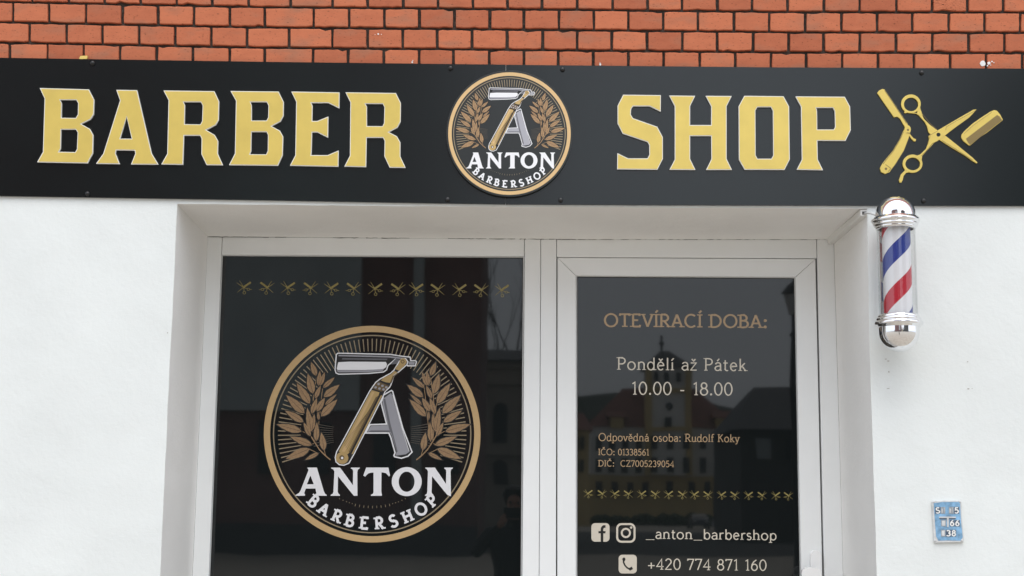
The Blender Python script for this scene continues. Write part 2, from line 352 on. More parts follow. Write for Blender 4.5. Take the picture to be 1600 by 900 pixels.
# ------------------------------------------------------------------ lettering: glyphs drawn as strokes, cap height 1
def O_(cx, cy, rx, ry): return ('o', cx, cy, rx, ry)
_acute = lambda x, y: [(x - .03, y), (x + .12, y + .19)]
_caron = lambda x, y: [(x - .13, y + .17), (x, y), (x + .13, y + .17)]
_bowl = [(.1, .97), (.32, .97)] + arc(.32, .72, .24, .25, 90, -90) + [(.1, .47)]
G = {
 ' ': (.34, [], []),
 'A': (.76, [[(.05, 0), (.36, .98)], [(.36, .98), (.69, 0)], [(.16, .34), (.58, .34)]], [(.06, 0), (.69, 0)]),
 'B': (.68, [[(.12, 0), (.12, 1)], [(.12, .97), (.32, .97)] + arc(.32, .755, .2, .215, 90, -90) + [(.12, .54)], [(.12, .54), (.35, .54)] + arc(.35, .285, .25, .255, 90, -90) + [(.12, .03)]], [(.09, 0), (.09, 1)]),
 'C': (.80, [arc(.45, .5, .38, .48, 48, 312, 22)], []),
 'D': (.82, [[(.12, 0), (.12, 1)], [(.12, .97), (.32, .97)] + arc(.32, .5, .42, .47, 90, -90, 18) + [(.12, .03)]], [(.09, 0), (.09, 1)]),
 'E': (.64, [[(.12, 0), (.12, 1)], [(.12, .97), (.53, .97), (.55, .85)], [(.12, .52), (.45, .52)], [(.12, .03), (.55, .03), (.58, .16)]], [(.09, 0), (.09, 1)]),
 'H': (.80, [[(.14, 0), (.14, 1)], [(.66, 0), (.66, 1)], [(.14, .52), (.66, .52)]], [(.14, 0), (.14, 1), (.66, 0), (.66, 1)]),
 'I': (.28, [[(.14, 0), (.14, 1)]], [(.14, 0), (.14, 1)]),
 'K': (.70, [[(.12, 0), (.12, 1)], [(.12, .42), (.58, .98)], [(.28, .6), (.64, .0)]], [(.12, 0), (.12, 1)]),
 'O': (.94, [O_(.47, .5, .40, .48)], []),
 'P': (.62, [[(.12, 0), (.12, 1)], _bowl], [(.12, 0), (.09, 1)]),
 'R': (.70, [[(.12, 0), (.12, 1)], _bowl, [(.3, .47), (.64, 0)]], [(.12, 0), (.64, 0), (.09, 1)]),
 'S': (.66, [arc(.33, .735, .23, .235, 35, 270, 16) + arc(.33, .255, .26, .245, 90, -150, 18)], []),
 'T': (.70, [[(.03, .84), (.05, .97), (.65, .97), (.67, .84)], [(.35, .97), (.35, 0)]], [(.35, 0)]),
 'V': (.70, [[(.04, 1), (.35, .02)], [(.35, .02), (.67, 1)]], [(.04, 1), (.67, 1)]),
 'Z': (.66, [[(.06, .85), (.07, .97), (.58, .97), (.05, .03), (.6, .03), (.62, .16)]], []),
 'a': (.54, [arc(.27, .46, .18, .19, 160, 0, 10) + [(.45, .05), (.51, 0)], [(.45, .38), (.27, .37)] + arc(.25, .185, .18, .175, 95, 275, 10) + [(.38, .06), (.45, .15)]], []),
 'b': (.60, [[(.11, 1), (.11, .02)], O_(.33, .325, .22, .32)], []),
 'd': (.60, [[(.49, 1), (.49, 0)], O_(.27, .325, .22, .32)], [(.53, 0)]),
 'e': (.56, [[(.09, .37), (.48, .37)] + arc(.29, .33, .21, .32, 8, 318, 20)], []),
 'f': (.36, [[(.15, 0), (.15, .78)] + arc(.31, .80, .16, .18, 180, 55, 8), [(.03, .62), (.33, .62)]], [(.15, 0)]),
 'h': (.62, [[(.12, 0), (.12, 1)], [(.12, .40)] + arc(.31, .43, .19, .21, 165, 0, 9) + [(.50, 0)]], [(.12, 0), (.50, 0)]),
 'i': (.26, [[(.13, 0), (.13, .64)]], [(.13, 0)]),
 'k': (.56, [[(.12, 0), (.12, 1)], [(.12, .26), (.44, .64)], [(.24, .40), (.50, 0)]], [(.12, 0), (.5, 0)]),
 'l': (.26, [[(.13, 0), (.13, 1)]], [(.13, 0)]),
 'n': (.62, [[(.12, 0), (.12, .65)], [(.12, .40)] + arc(.31, .43, .19, .21, 165, 0, 9) + [(.50, 0)]], [(.12, 0), (.50, 0)]),
 'o': (.62, [O_(.31, .325, .25, .32)], []),
 'p': (.60, [[(.11, .65), (.11, -.28)], O_(.33, .325, .22, .32)], [(.11, -.28)]),
 'r': (.42, [[(.12, 0), (.12, .65)], [(.12, .38)] + arc(.32, .42, .19, .21, 165, 60, 6)], [(.12, 0)]),
 's': (.43, [arc(.215, .485, .14, .155, 30, 270, 12) + arc(.215, .165, .16, .165, 90, -150, 14)], []),
 't': (.38, [[(.16, .86), (.16, .14)] + arc(.28, .14, .12, .13, 180, 310, 6), [(.03, .63), (.33, .63)]], []),
 'u': (.62, [[(.12, .64), (.12, .22)] + arc(.30, .21, .18, .20, 180, 345, 9), [(.49, .64), (.49, 0)]], [(.53, 0)]),
 'v': (.52, [[(.04, .64), (.26, .01)], [(.26, .01), (.49, .64)]], [(.04, .64), (.49, .64)]),
 'y': (.52, [[(.04, .64), (.27, .03)], [(.49, .64), (.22, -.2), (.06, -.26)]], [(.04, .64), (.49, .64)]),
 'z': (.50, [[(.05, .61), (.43, .61), (.05, .03), (.46, .03)]], []),
 '0': (.60, [O_(.30, .5, .24, .48)], []),
 '1': (.40, [[(.08, .84), (.24, .98), (.24, 0)]], [(.24, 0)]),
 '2': (.58, [arc(.28, .72, .21, .26, 165, -25, 14) + [(.05, .03), (.53, .03)]], []),
 '3': (.56, [arc(.25, .75, .2, .23, 150, -85, 12), arc(.25, .27, .23, .255, 88, -150, 14)], []),
 '4': (.60, [[(.43, 0), (.43, .97), (.04, .28), (.58, .28)]], [(.43, 0)]),
 '5': (.56, [[(.47, .97), (.15, .97), (.11, .55)] + arc(.26, .31, .23, .295, 118, -145, 16)], []),
 '6': (.58, [O_(.29, .30, .22, .285), [(.44, .97), (.24, .80), (.11, .56), (.075, .32)]], []),
 '7': (.55, [[(.05, .84), (.06, .97), (.51, .97), (.2, 0)]], []),
 '8': (.58, [O_(.29, .75, .18, .22), O_(.29, .275, .23, .26)], []),
 '9': (.58, [O_(.29, .70, .22, .27), [(.14, .02), (.36, .2), (.48, .45), (.505, .68)]], []),
 ':': (.28, [('d', .14, .075), ('d', .14, .56)], []),
 '.': (.22, [('d', .11, .07)], []),
 '-': (.42, [[(.08, .35), (.34, .35)]], []),
 '_': (.74, [[(.02, -.1), (.74, -.1)]], []),
 '+': (.62, [[(.05, .35), (.57, .35)], [(.31, .08), (.31, .62)]], []),
}
G['Í'] = (.28, G['I'][1] + [_acute(.12, 1.1)], G['I'][2]); G['Č'] = (.80, G['C'][1] + [_caron(.46, 1.09)], [])
G['ě'] = (.56, G['e'][1] + [_caron(.29, .76)], []); G['í'] = (.26, G['i'][1] + [_acute(.1, .78)], G['i'][2])
G['á'] = (.54, G['a'][1] + [_acute(.24, .78)], []); G['ž'] = (.50, G['z'][1] + [_caron(.25, .76)], [])
def glyph_loops(ch, wd, serif=True, sw=None):
    adv, strokes, ser = G[ch]; out = []
    for s in strokes:
        if s and s[0] == 'd':
            out.append([ell(s[1], s[2], wd * .78, wd * .85, 14)])
        elif s and s[0] == 'o':
            _, cx, cy, rx, ry = s
            out.append([ell(cx, cy, rx + wd / 2, ry + wd / 2, 30), ell(cx, cy, rx - wd / 2, ry - wd / 2, 30)])
        else:
            q = wd * (1.35 if ch in ':.' else (0.55 if ch == '_' else 1)); out.append([ribbon(s, q)])
    if serif:
        t = wd * 0.62; hw = sw or wd * 1.35
        for x, y in ser:
            yy = y + (t / 2 if y < .5 else -t / 2)
            out.append([[(x - hw, yy - t / 2), (x + hw, yy - t / 2), (x + hw, yy + t / 2), (x - hw, yy + t / 2)]])
    return out
TRACK = .075
def text_loops(s, wd):
    x = 0; out = []
    for ch in s:
        for lp in glyph_loops(ch, wd): out.append([[(px + x, py) for px, py in l] for l in lp])
        x += G[ch][0] + TRACK
    return out, x - TRACK
_lay = [0]
def text_mesh(bm, s, xl, xr, yl, yr, cap, wd, Y, mi=0, x0=0.0, tot=None):
    """Lettering fitted between two picture columns on the plane Y, baseline yl..yr, cap height in picture units."""
    lps, own = text_loops(s, wd); tot = tot or own
    for lp in lps:
        lp = [[(u + x0, v) for u, v in l] for l in lp]
        _lay[0] = (_lay[0] + 1) % 7
        cv = lambda p, YY: at(xl + (xr - xl) * p[0] / tot, yl + (yr - yl) * p[0] / tot - cap * p[1], YY)
        plate(bm, lp, Y - 0.00003 * _lay[0], None, cv, mi)

# ------------------------------------------------------------------ the emblem, drawn in the picture units of the window print
ECX, ECY, ER = 581.5, 678.3, 169.3
c4 = lambda p: (p[0] / 2.4324 + 400, p[1] / 2.4324 + 490)
cA = lambda p: (p[0] / 4.283 + 500, p[1] / 4.283 + 530)
cL = lambda p: (p[0] / 5.0 + 420, p[1] / 5.0 + 560)
cT = lambda p: (p[0] / 5.3333 + 440, p[1] / 5.3333 + 700)
mapc = lambda f, pts: [f(p) for p in pts]
def leaf(b, t, wd, n=9):
    B, T = Vector(b), Vector(t); d = T - B; nn = Vector((-d.y, d.x)).normalized(); L = []; Q = []
    for i in range(n + 1):
        s = i / n; h = .40 * wd * (math.sin(math.pi * s ** 0.78)) ** 0.9 * (1 - 0.25 * s)
        h += (0.03 * wd if i % 2 and 1 < i < n else 0)
        L.append(tuple(B + d * s + nn * h)); Q.append(tuple(B + d * s - nn * h))
    return L + Q[-2:0:-1]
LEAVES = [((370,135),(330,28),58),((388,212),(400,96),46),((400,212),(438,106),44),((345,275),(305,118),78),((425,228),(514,148),46),
 ((320,352),(218,193),84),((430,300),(553,206),70),((362,312),(405,212),46),((278,428),(135,286),88),((335,432),(376,308),54),
 ((376,412),(438,306),60),((408,452),(536,320),76),((440,362),(530,280),34),((390,482),(384,412),26),((270,497),(126,407),68),
 ((332,572),(300,384),66),((338,560),(356,434),46),((255,570),(60,515),78),((325,607),(272,500),50),((370,645),(376,498),58),
 ((337,677),(165,610),70),((432,717),(410,578),66),((318,706),(133,785),84),((388,740),(283,793),40)]
STEMS = [([(482,793),(440,758),(395,712),(355,650),(325,600)],9),([(355,650),(345,560),(345,430),(348,300),(372,150)],6),
 ([(372,650),(395,470),(412,300),(425,200)],5),([(382,742),(345,722),(315,708)],5),([(445,762),(432,712)],5),([(325,600),(262,570)],5),([(320,345),(340,420)],5),([(335,672),(350,665)],6)]
MX = 583.5
def emblem_shapes():
    S = []   # (part, material, loops, layer)
    ring = lambda r0, r1, n=128: [ell(ECX, ECY, ER * r1, None, n), ell(ECX, ECY, ER * r0, None, n)]
    S.append(('ring', 'ring', ring(0.942, 1.0), 1)); S.append(('ring', 'ray', ring(0.905, 0.916), 1))
    # sunburst
    k = -6
    for k in range(-39, 40):
        th = 90 + k * 2.75
        off = abs(k * 2.75)
        r0, r1 = (0.765, 0.88) if off < 27 else ((0.70, 0.875) if off < 40 else (0.66, 0.87))
        cs, sn = math.cos(R(th)), -math.sin(R(th))
        p = lambda r: (ECX + ER * r * cs, ECY + ER * r * sn)
        S.append(('sunburst', 'ray', [ribbon([p(r0), p(r1)], [1.3, 1.75])], 1))
        if 78 < off < 103 and k % 1 == 0:
            S.append(('sunburst', 'ray_faint', [ribbon([p(0.36), p(0.55)], [0.6, 1.2])], 1))
    for mir in (False, True):
        mm = (lambda p: (2 * MX - p[0], p[1])) if mir else (lambda p: p)
        sh = lambda pts: [mm(cL(p)) for p in pts]
        for b, t, wd in LEAVES:
            S.append(('wreath' + '_' * mir, 'black', [offset(sh(leaf(b, t, wd)), 1.5)], 2))
        for pts, wd in STEMS: S.append(('wreath' + '_' * mir, 'leaf', [sh(ribbon(pts, wd))], 3))
        for i, (b, t, wd) in enumerate(LEAVES):
            S.append(('wreath' + '_' * mir, 'leaf', [sh(leaf(b, t, wd))], 4 + (i % 4)))
            B, T = Vector(b), Vector(t)
            S.append(('wreath' + '_' * mir, 'vein', [sh(ribbon([tuple(B.lerp(T, .06)), tuple(B.lerp(T, .8))], [4.5, 1.5]))], 8))
    # letter A (right leg and bar)
    A = [(418,388),(420,372),(478,338),(490,348),(560,600),(621,756),(592,786),(545,801),(495,790),(490,778),(498,760),(470,660),(458,632),(298,632),(332,568),(440,564),(404,424)]
    S.append(('letter', 'white', [mapc(cA, A)], 3)); S.append(('letter', 'black', [offset(mapc(cA, A), -2.0)], 4))
    A2 = [(420,400),(474,360),(480,368),(548,604),(600,752),(575,770),(505,780),(512,756),(478,640),(464,620),(316,620),(340,580),(452,574),(418,432)]
    S.append(('letter', 'silver', [mapc(cA, A2)], 5))
    S.append(('letter', 'silver_dark', [mapc(cA, [(424,404),(436,396),(470,560),(520,752),(512,756),(482,640),(462,600)])], 6))
    # razor blade
    bl = [(118,90),(106,100),(97,205),(104,228),(125,238),(330,232),(425,223),(448,208),(458,178),(505,138),(590,182),(640,182),(650,150),(640,140),(610,140),(606,116),(560,112),(470,98)]
    S.append(('razor', 'white', [mapc(cA, bl)], 5)); S.append(('razor', 'black', [offset(mapc(cA, bl), -1.7)], 6))
    S.append(('razor', 'silver', [mapc(cA, [(125,105),(460,112),(555,124),(540,132),(455,122),(124,114)])], 7))
    S.append(('razor', 'silver_dark', [mapc(cA, [(150,126),(452,130),(448,140),(146,136)])], 7))
    S.append(('razor', 'white', [mapc(cA, [(122,154),(200,150),(440,152),(448,166),(444,186),(424,200),(300,206),(118,206),(112,196)])], 7))
    S.append(('razor', 'silver', [mapc(cA, [(112,196),(118,208),(300,208),(428,198),(420,212),(330,220),(124,222),(114,214)])], 8))
    S.append(('razor', 'silver_dark', [mapc(cA, [(470,168),(505,132),(560,140),(545,165)])], 7)); S.append(('razor', 'silver', [mapc(cA, [(592,150),(636,152),(630,172),(594,170)])], 7))
    # razor handle
    hd = [(98,792),(108,752),(138,700),(330,345),(352,312),(372,285),(402,262),(470,225),(492,205),(528,146),(548,126),(575,126),(592,150),(585,172),(528,222),(500,240),(480,300),(470,322),(440,350),(424,385),(232,768),(214,800),(196,832),(160,847),(128,843),(104,822)]
    S.append(('razor', 'white', [mapc(cA, hd)], 9)); S.append(('razor', 'black', [offset(mapc(cA, hd), -1.6)], 10))
    S.append(('razor', 'handle', [mapc(cA, [(125,752),(345,340),(398,356),(392,374),(196,756),(186,770)])], 11))
    S.append(('razor', 'ring', [mapc(cA, [(146,750),(350,352),(364,355),(166,754)])], 12))
    for k_ in range(5):
        e_ = 372 - 5 * k_; S.append(('razor', 'handle_dark', [mapc(cA, ribbon([(186 - 7 * k_, 752 - 40 * k_ * .3), (e_ + 4, 384 + 14 * k_)], 2.2))], 13))
    S.append(('letter', 'white', [mapc(cA, ribbon([(486,372),(546,590),(596,748)], 3))], 6)); S.append(('letter', 'silver_dark', [mapc(cA, [(340,610),(466,610),(472,622),(322,622)])], 6))
    S.append(('razor', 'handle_dark', [mapc(cA, [(192,752),(372,392),(394,374),(200,762)])], 12))
    S.append(('razor', 'handle', [mapc(cA, [(408,374),(416,378),(222,766),(210,770)])], 11))
    S.append(('razor', 'handle', [[cA(p) for p in ell(148, 795, 42, 40)]], 11)); S.append(('razor', 'handle_dark', [[cA(p) for p in ell(146, 793, 17, 17)]], 12))
    S.append(('razor', 'white', [[cA(p) for p in ell(148, 795, 8, 8)]], 13))
    S.append(('razor', 'handle_dark', [mapc(cA, [(352,330),(368,300),(392,282),(462,312),(440,345),(408,350)])], 11))
    for x, y in ((372,322),(392,300),(398,330),(418,312),(425,336),(444,322)): S.append(('razor', 'silver', [[cA(p) for p in ell(x, y, 9, 8, 10)]], 12))
    S.append(('razor', 'handle', [mapc(cA, [(408,276),(424,258),(478,232),(498,212),(518,222),(488,244),(468,292),(440,288)])], 11))
    S.append(('razor', 'handle', [mapc(cA, [(500,198),(536,152),(572,170),(530,212)])], 11))
    S.append(('razor', 'handle_dark', [mapc(cA, [(470,290),(490,246),(520,222),(524,228),(496,250),(478,296)])], 12))
    S.append(('razor', 'handle', [[cA(p) for p in ell(556, 150, 24, 23)]], 12)); S.append(('razor', 'handle_dark', [[cA(p) for p in ell(553, 150, 13, 13)]], 13))
    S.append(('razor', 'handle', [[cA(p) for p in ell(553, 150, 7, 7)]], 14))
    # ANTON
    W = lambda *loops: S.append(('name_lettering', 'white', [mapc(cT, l) for l in loops], 3))
    W([(213,163),(294,163),(352,360),(362,380),(376,392),(376,398),(274,398),(275,391),(290,378),(282,338),(202,338),(188,376),(196,391),(194,398),(114,398),(117,391),(145,374),(158,355),(224,185),(222,178)], [(240,228),(211,302),(268,302)])
    N1 = [(413,163),(487,163),(594,310),(596,190),(590,178),(577,170),(578,163),(653,163),(651,170),(636,180),(631,200),(632,398),(602,398),(470,235),(468,365),(473,380),(486,391),(485,398),(408,398),(410,391),(426,381),(432,365),(440,195),(432,180),(414,170)]
    W(N1)
    W([(705,163),(890,163),(903,228),(896,238),(870,210),(845,204),(832,204),(831,365),(836,391),(834,398),(744,398),(744,391),(762,380),(766,365),(766,204),(745,206),(722,212),(696,238),(681,230)])
    W(ell(1043, 280, 125, 121, 44), ell(1042, 281, 66, 84, 44))
    W([(1197,163),(1278,163),(1370,300),(1372,190),(1366,178),(1355,170),(1357,163),(1428,163),(1426,170),(1412,180),(1408,200),(1411,402),(1382,392),(1254,235),(1250,362),(1252,376),(1266,391),(1264,398),(1193,398),(1196,391),(1210,381),(1214,365),(1220,195),(1213,180),(1198,170)])
    # curved lettering below
    cx, cy = (582 - 440) * 5.3333, (678.3 - 700) * 5.3333
    for ch, x, y in (('B',266,447),('A',346,525),('R',460,578),('B',572,604),('E',690,618),('R',815,618),('S',930,604),('H',1045,562),('O',1155,500),('P',1250,432)):
        ang = math.atan2(x - cx, y - cy); hgt = 98.0; rad = math.hypot(x - cx, y - cy); rad = 744
        bx, by = cx + rad * math.sin(ang), cy + rad * math.cos(ang)
        adv = G[ch][0]
        for lp in glyph_loops(ch, .21, True, .19):
            out = []
            for l in lp:
                q = []
                for u, v in l:
                    du, dv = (u - adv / 2) * hgt * 1.05, (v - .5) * hgt
                    q.append(cT((bx + du * math.cos(ang) + dv * -math.sin(ang), by - du * math.sin(ang) - dv * math.cos(ang))))
                out.append(q)
            _lay[0] = (_lay[0] + 1) % 5
            S.append(('curved_lettering', 'white', out, 4 + _lay[0]))
    for i in range(-4, 5):
        a = R(i * 3.4); p = lambda r: cT((cx + r * math.sin(a), cy + r * math.cos(a)))
        S.append(('curved_lettering', 'ray', [ribbon([p(598), p(618)], .7)], 4))
    for i in (-9, -8, -7, -6.2, -5.4, 5.4, 6.2, 7, 8, 9):
        a = R(i * 3.0); p = lambda r: cT((cx + r * math.sin(a), cy + r * math.cos(a)))
        S.append(('curved_lettering', 'ray', [ribbon([p(600), p(607)], .9)], 4))
    return S
ESH = emblem_shapes()
def emblem_meshes(cx, cy, k, Y, pre, joined, parent, step=0.00012):
    conv = lambda p, YY: at(cx + (p[0] - ECX) * k, cy + (p[1] - ECY) * k, YY)
    groups = {}
    for part, m, loops, layer in ESH: groups.setdefault('all' if joined else part, []).append((m, loops, layer))
    made = {}
    for part, items in groups.items():
        bm = bmesh.new(); mats = []
        for i, (m, loops, layer) in enumerate(items):
            n = pre + '_' + m
            if n not in mats: mats.append(n)
            plate(bm, loops, Y - step * layer - 0.0000015 * (i % 60), None, conv, mats.index(n))
        made[part] = obj('round_emblem' if joined else part.strip('_'), bm, mats, parent)
    return made

# ------------------------------------------------------------------ setting: pavement and the far ground
bm = bmesh.new(); s = 900
vs = [bm.verts.new(p) for p in ((-s, 30, 0), (-s, -s, 0), (s, -s, 0), (s, 30, 0))]; bm.faces.new(vs)
mat('paving', (0.40, 0.36, 0.30), 0.85, noise=(1.5, 0.18), bump=(40, 0.3))
obj('pavement', bm, 'paving', kind='structure')
bm = bmesh.new()
vs = [bm.verts.new(p) for p in ((-s, -52, .004), (-s, -120, .004), (s, -120, .004), (s, -52, .004))]; bm.faces.new(vs)
mat('asphalt', (0.055, 0.055, 0.055), 0.85, noise=(2, 0.25), bump=(60, 0.3))
obj('road', bm, 'asphalt', kind='structure')

# ------------------------------------------------------------------ the shop building
YF = 0.44                        # face of the window and door frames
YG = 0.462                       # face of the glass
ZB = 0.34                        # shop floor
bld = thing('shop_building', 'barber shop building with white plastered ground floor below orange brickwork', 'building', (0, 0, 0))

# brickwork: courses follow the slightly bowed joints
J = [
 [15,74,130.5,187.5,245,301.5,358,413.5,488.6,544,599.5,655,709,764,818.4,872,927,981.5,1037,1093,1148.7,1204.3,1260,1316,1372.5,1428,1485,1541,1597.5],
 [46,104,160,217,273.5,330,385.5,452,519,574.4,629,683,737.5,792.5,848,902,956,1011,1066,1121,1177,1232.6,1287.5,1343.5,1400,1457,1513.7,1570],
 [20,76,134,191,247,303,359,413.5,490,545.5,600.5,655.5,710,765,819,873.4,928,981.5,1036.5,1091,1147,1202,1258.5,1315,1371,1426,1483,1538.7,1594],
 [50,107,163,219.5,276,331.5,388,453.7,519.7,574,630,684.7,739.5,793,847,902,957,1012,1066,1121,1176,1231,1287.5,1343.5,1401,1457,1512,1568]]
def joint_y(x, k):
    P = [(-600, 57), (0, 66), (400, 74), (820, 77.6), (1240, 81.8), (1600, 82.6), (2300, 82.8)]
    for (a, ya), (b, yb) in zip(P, P[1:]):
        if x <= b: return ya + (yb - ya) * (x - a) / (b - a) - 31.7 * k
    return P[-1][1] - 31.7 * k
bm = bmesh.new(); tone = bm.loops.layers.float_color.new('tone')
for k in range(-3, 13):
    base = list(J[k] if 0 <= k < 4 else J[2 + k % 2])
    while base[0] > -560: base.insert(0, base[0] - 56.5)
    while base[-1] < 2200: base.append(base[-1] + 56.3)
    for a, b in zip(base, base[1:]):
        g = 1.85; lo, hi = [], []
        n = 7; jx = lambda: random.uniform(-.5, .5)
        xa, xb = a + g + random.uniform(-.4, .4), b - g + random.uniform(-.4, .4)
        for i in range(n + 1):
            x = xa + (xb - xa) * i / n
            lo.append((x, joint_y(x, k - 1) - 2.15 + random.uniform(-.5, .5)))
            hi.append((x, joint_y(x, k) + 2.15 + random.uniform(-.5, .5)))
        # knock the corners off a little
        for L in (lo, hi):
            c = 0.9 * random.random()
            s_ = 1 if L is hi else -1
            L[0] = (L[0][0] + c, L[0][1] + s_ * c); L[-1] = (L[-1][0] - c, L[-1][1] + s_ * c)
        for L, s_ in ((lo, -1), (hi, 1)):        # chipped edges
            if random.random() < .22:
                i_ = random.randrange(0, len(L) - 1); dp = random.uniform(.8, 2.6)
                L[i_] = (L[i_][0], L[i_][1] + s_ * dp)
                if random.random() < .5: L[i_ + 1] = (L[i_ + 1][0], L[i_ + 1][1] + s_ * dp * .5)
        mid = [(lo[0][0] - .2 + random.uniform(-.3, .3), (lo[0][1] * .66 + hi[0][1] * .34)), (lo[0][0] + random.uniform(-.3, .3), (lo[0][1] * .33 + hi[0][1] * .67))]
        mid2 = [(hi[-1][0] + random.uniform(-.3, .3), (lo[-1][1] * .33 + hi[-1][1] * .67)), (hi[-1][0] + random.uniform(-.3, .3), (lo[-1][1] * .66 + hi[-1][1] * .34))]
        out = lo + mid2[::-1] + hi[::-1] + mid[::-1]
        yo = random.uniform(-.0012, .0012); cx = sum(p[0] for p in out) / len(out); cy = sum(p[1] for p in out) / len(out)
        tx, tz = random.uniform(-.012, .012), random.uniform(-.012, .012)
        rings = []
        for y, ins in ((0.030, 0.0), (0.0022 + yo, 0.0), (0.0004 + yo, 0.55), (yo, 1.3)):
            rg = []
            for p in out:
                d = Vector((cx - p[0], cy - p[1])); ln = d.length
                q = (p[0] + math.copysign(min(ins, 1.3), d.x) * (abs(d.x) > 6) * (1 if ins else 0), p[1] + math.copysign(ins, d.y) * (1 if ins else 0))
                v = at(q[0], q[1], 0.0)
                c0 = at(cx, cy, 0.0)
                rg.append(bm.verts.new((v.x, y + (v.x - c0.x) * tx + (v.z - c0.z) * tz, v.z)))
            rings.append(rg)
        tn = random.random() ** 0.7; rough = 0.0
        if k == 3 and 1450 < a < 1460: rough = 1.0; tn = 0.9
        fs = []
        for r0, r1 in zip(rings, rings[1:]):
            m_ = len(r0)
            for i in range(m_): fs.append(bm.faces.new((r0[i], r0[(i + 1) % m_], r1[(i + 1) % m_], r1[i])))
        fs.append(bm.faces.new(rings[-1]))
        for f in fs:
            for lp in f.loops: lp[tone] = (tn, rough, 0, 1)
# plain brickwork beyond what the individually laid bricks cover
zt = at(800, joint_y(800, 12), 0).z - .05
for x0, x1, z0, z1 in ((-7, -3.25, 2.6, 8), (3.3, 7, 2.6, 8), (-3.25, 3.3, zt, 8)):
    box(bm, x0, x1, 0.001, .03, z0, z1)
obj('brick_wall', bm, 'brick', bld)
bm = bmesh.new(); box(bm, -7, 7, .0125, .5, 2.75, 8.0); obj('mortar_bed', bm, 'mortar', bld)

# white plaster and the deep opening
def jitter(pts, n, amp):
    o = []
    for (a, b) in zip(pts, pts[1:]):
        for i in range(n): 
            t = i / n; o.append((a[0] + (b[0] - a[0]) * t + random.uniform(-amp, amp), a[1] + (b[1] - a[1]) * t + random.uniform(-amp, amp)))
    return o + [pts[-1]]
YP = -0.006
front = jitter([(231.6, 1300), (241, 1090), (250, 900), (262, 640), (277, 318.6)], 9, .45) + jitter([(277, 318.6), (640, 322.2), (1000, 324.0), (1355, 326)], 12, .4)[1:] + jitter([(1355, 326), (1358, 500), (1370, 900), (1380.6, 1300)], 12, .45)[1:]
fw_ = [at(p[0], p[1], YP) for p in front]
back = []
for i, p in enumerate(front):
    # matching point on the frame plane
    n1 = 9 * 4; n2 = n1 + 36
    if i <= n1: t = (p[1] - 318.6) / (1300 - 318.6); q = (324.5 + (282.6 - 324.5) * t, 369.8 + (1300 - 369.8) * t)
    elif i <= n2: t = (p[0] - 277) / (1355 - 277); q = (324.5 + (1302.8 - 324.5) * t, 369.8 + 4.6 * min(1, t * 1.6))
    else: t = (p[1] - 326) / (1300 - 326); q = (1302.8 + (1328.7 - 1302.8) * t, 374.2 + (1300 - 374.2) * t)
    back.append(at(q[0], q[1], YF + 0.0015))
for i in range(len(front)):
    if front[i][1] > 1299: fw_[i].z = 0.0; back[i].z = 0.0
bm = bmesh.new()
ZT = at(800, 200, 0).z
outl = [(-7, 0), (-7, ZT), (7, ZT), (7, 0)]
pts = [(v.x, v.z) for v in fw_]
poly = [(-7, 0.0), (-7, ZT), (7, ZT), (7, 0.0)] + [(x, z) for x, z in reversed(pts)]
plate(bm, [poly], YP, None, lambda p, Y: Vector((p[0], Y, p[1])))
obj('plaster_wall', bm, 'plaster', bld)
bm = bmesh.new()
# rounded arris then the reveal itself
fa = [bm.verts.new(v) for v in fw_]
def inset(v, b, d):
    q = v.copy(); q.y += d; e = (b - v); q.x += e.x * d / (e.y if e.y else 1) ; q.z += e.z * d / (e.y if e.y else 1); return q
cols = [fa]
NS = 8
for s_ in range(1, NS + 1):
    cols.append([bm.verts.new(v.lerp(b, s_ / NS)) for v, b in zip(fw_, back)])
for r0, r1 in zip(cols, cols[1:]):
    for i in range(len(r0) - 1): bm.faces.new((r0[i], r0[i + 1], r1[i + 1], r1[i]))
obj('reveal', bm, 'reveal_plaster', bld, smooth=False)
bm = bmesh.new(); box(bm, -1.45, 1.5, -.02, 1.2, 0.0, ZB - .003)
mat('step_stone', (0.36, 0.34, 0.31), 0.8, noise=(12, 0.2), bump=(60, 0.3)); bev(obj('door_step', bm, 'step_stone', bld), .01)
bm = bmesh.new(); box(bm, -7, 7, .75, .8, 0, 3.2); obj('inner_wall', bm, 'joint_dark', bld)

# ---- frames: each rail a bevelled bar with a hairline joint to the next
def quad(x0t, x1t, yt0, yt1, x0b, x1b, yb0, yb1): return [(x0t, yt0), (x1t, yt1), (x1b, yb1), (x0b, yb0)]
def bar(bm, q, Yf, Yb):
    plate(bm, [q], Yf, Yb, None, 0, back=True)
lx = lambda x0, y0, sl: (lambda y: x0 + (y - y0) * sl)
LO = lx(324.3, 370, -.0447); LI = lx(346.6, 385, -.0392); GL = lx(348.8, 400, -.0389)
GR = lx(818.0, 405, -.0080); M0 = lx(819.6, 373, -.0076); M1 = lx(845.0, 375, -.0050); M2 = lx(869.8, 375, -.0012)
D0 = lx(871.0, 403, -.0006); DGL = lx(900, 432, 0.0); DGR = lx(1242.8, 435, .0189); D1 = lx(1274.2, 404, .0222); R0 = lx(1276.7, 404, .0222); R1 = lx(1302.8, 374, .0283)
YE = 1306
win = bpy.data.objects.new('shop_window', None); COL.objects.link(win); win.parent = bld; win.location = (-.55, YF, ZB)
door = bpy.data.objects.new('shop_door', None); COL.objects.link(door); door.parent = bld; door.location = (.65, YF, ZB)
win['label'] = 'wide fixed shop window with black film and printed emblem'; door['label'] = 'glazed white door with opening hours lettered on black film'
g = .35
bm = bmesh.new()
bar(bm, [(LO(370), 370.0), (LI(370) - g, 370.2), (LI(YE) - g, YE), (LO(YE), YE)], YF, YF + .06)
bar(bm, [(LI(370) + g, 370.2), (M0(373) - g, 373.3), (M0(401) - g, 400.4), (LI(399) + g, 398.0)], YF + .001, YF + .06)
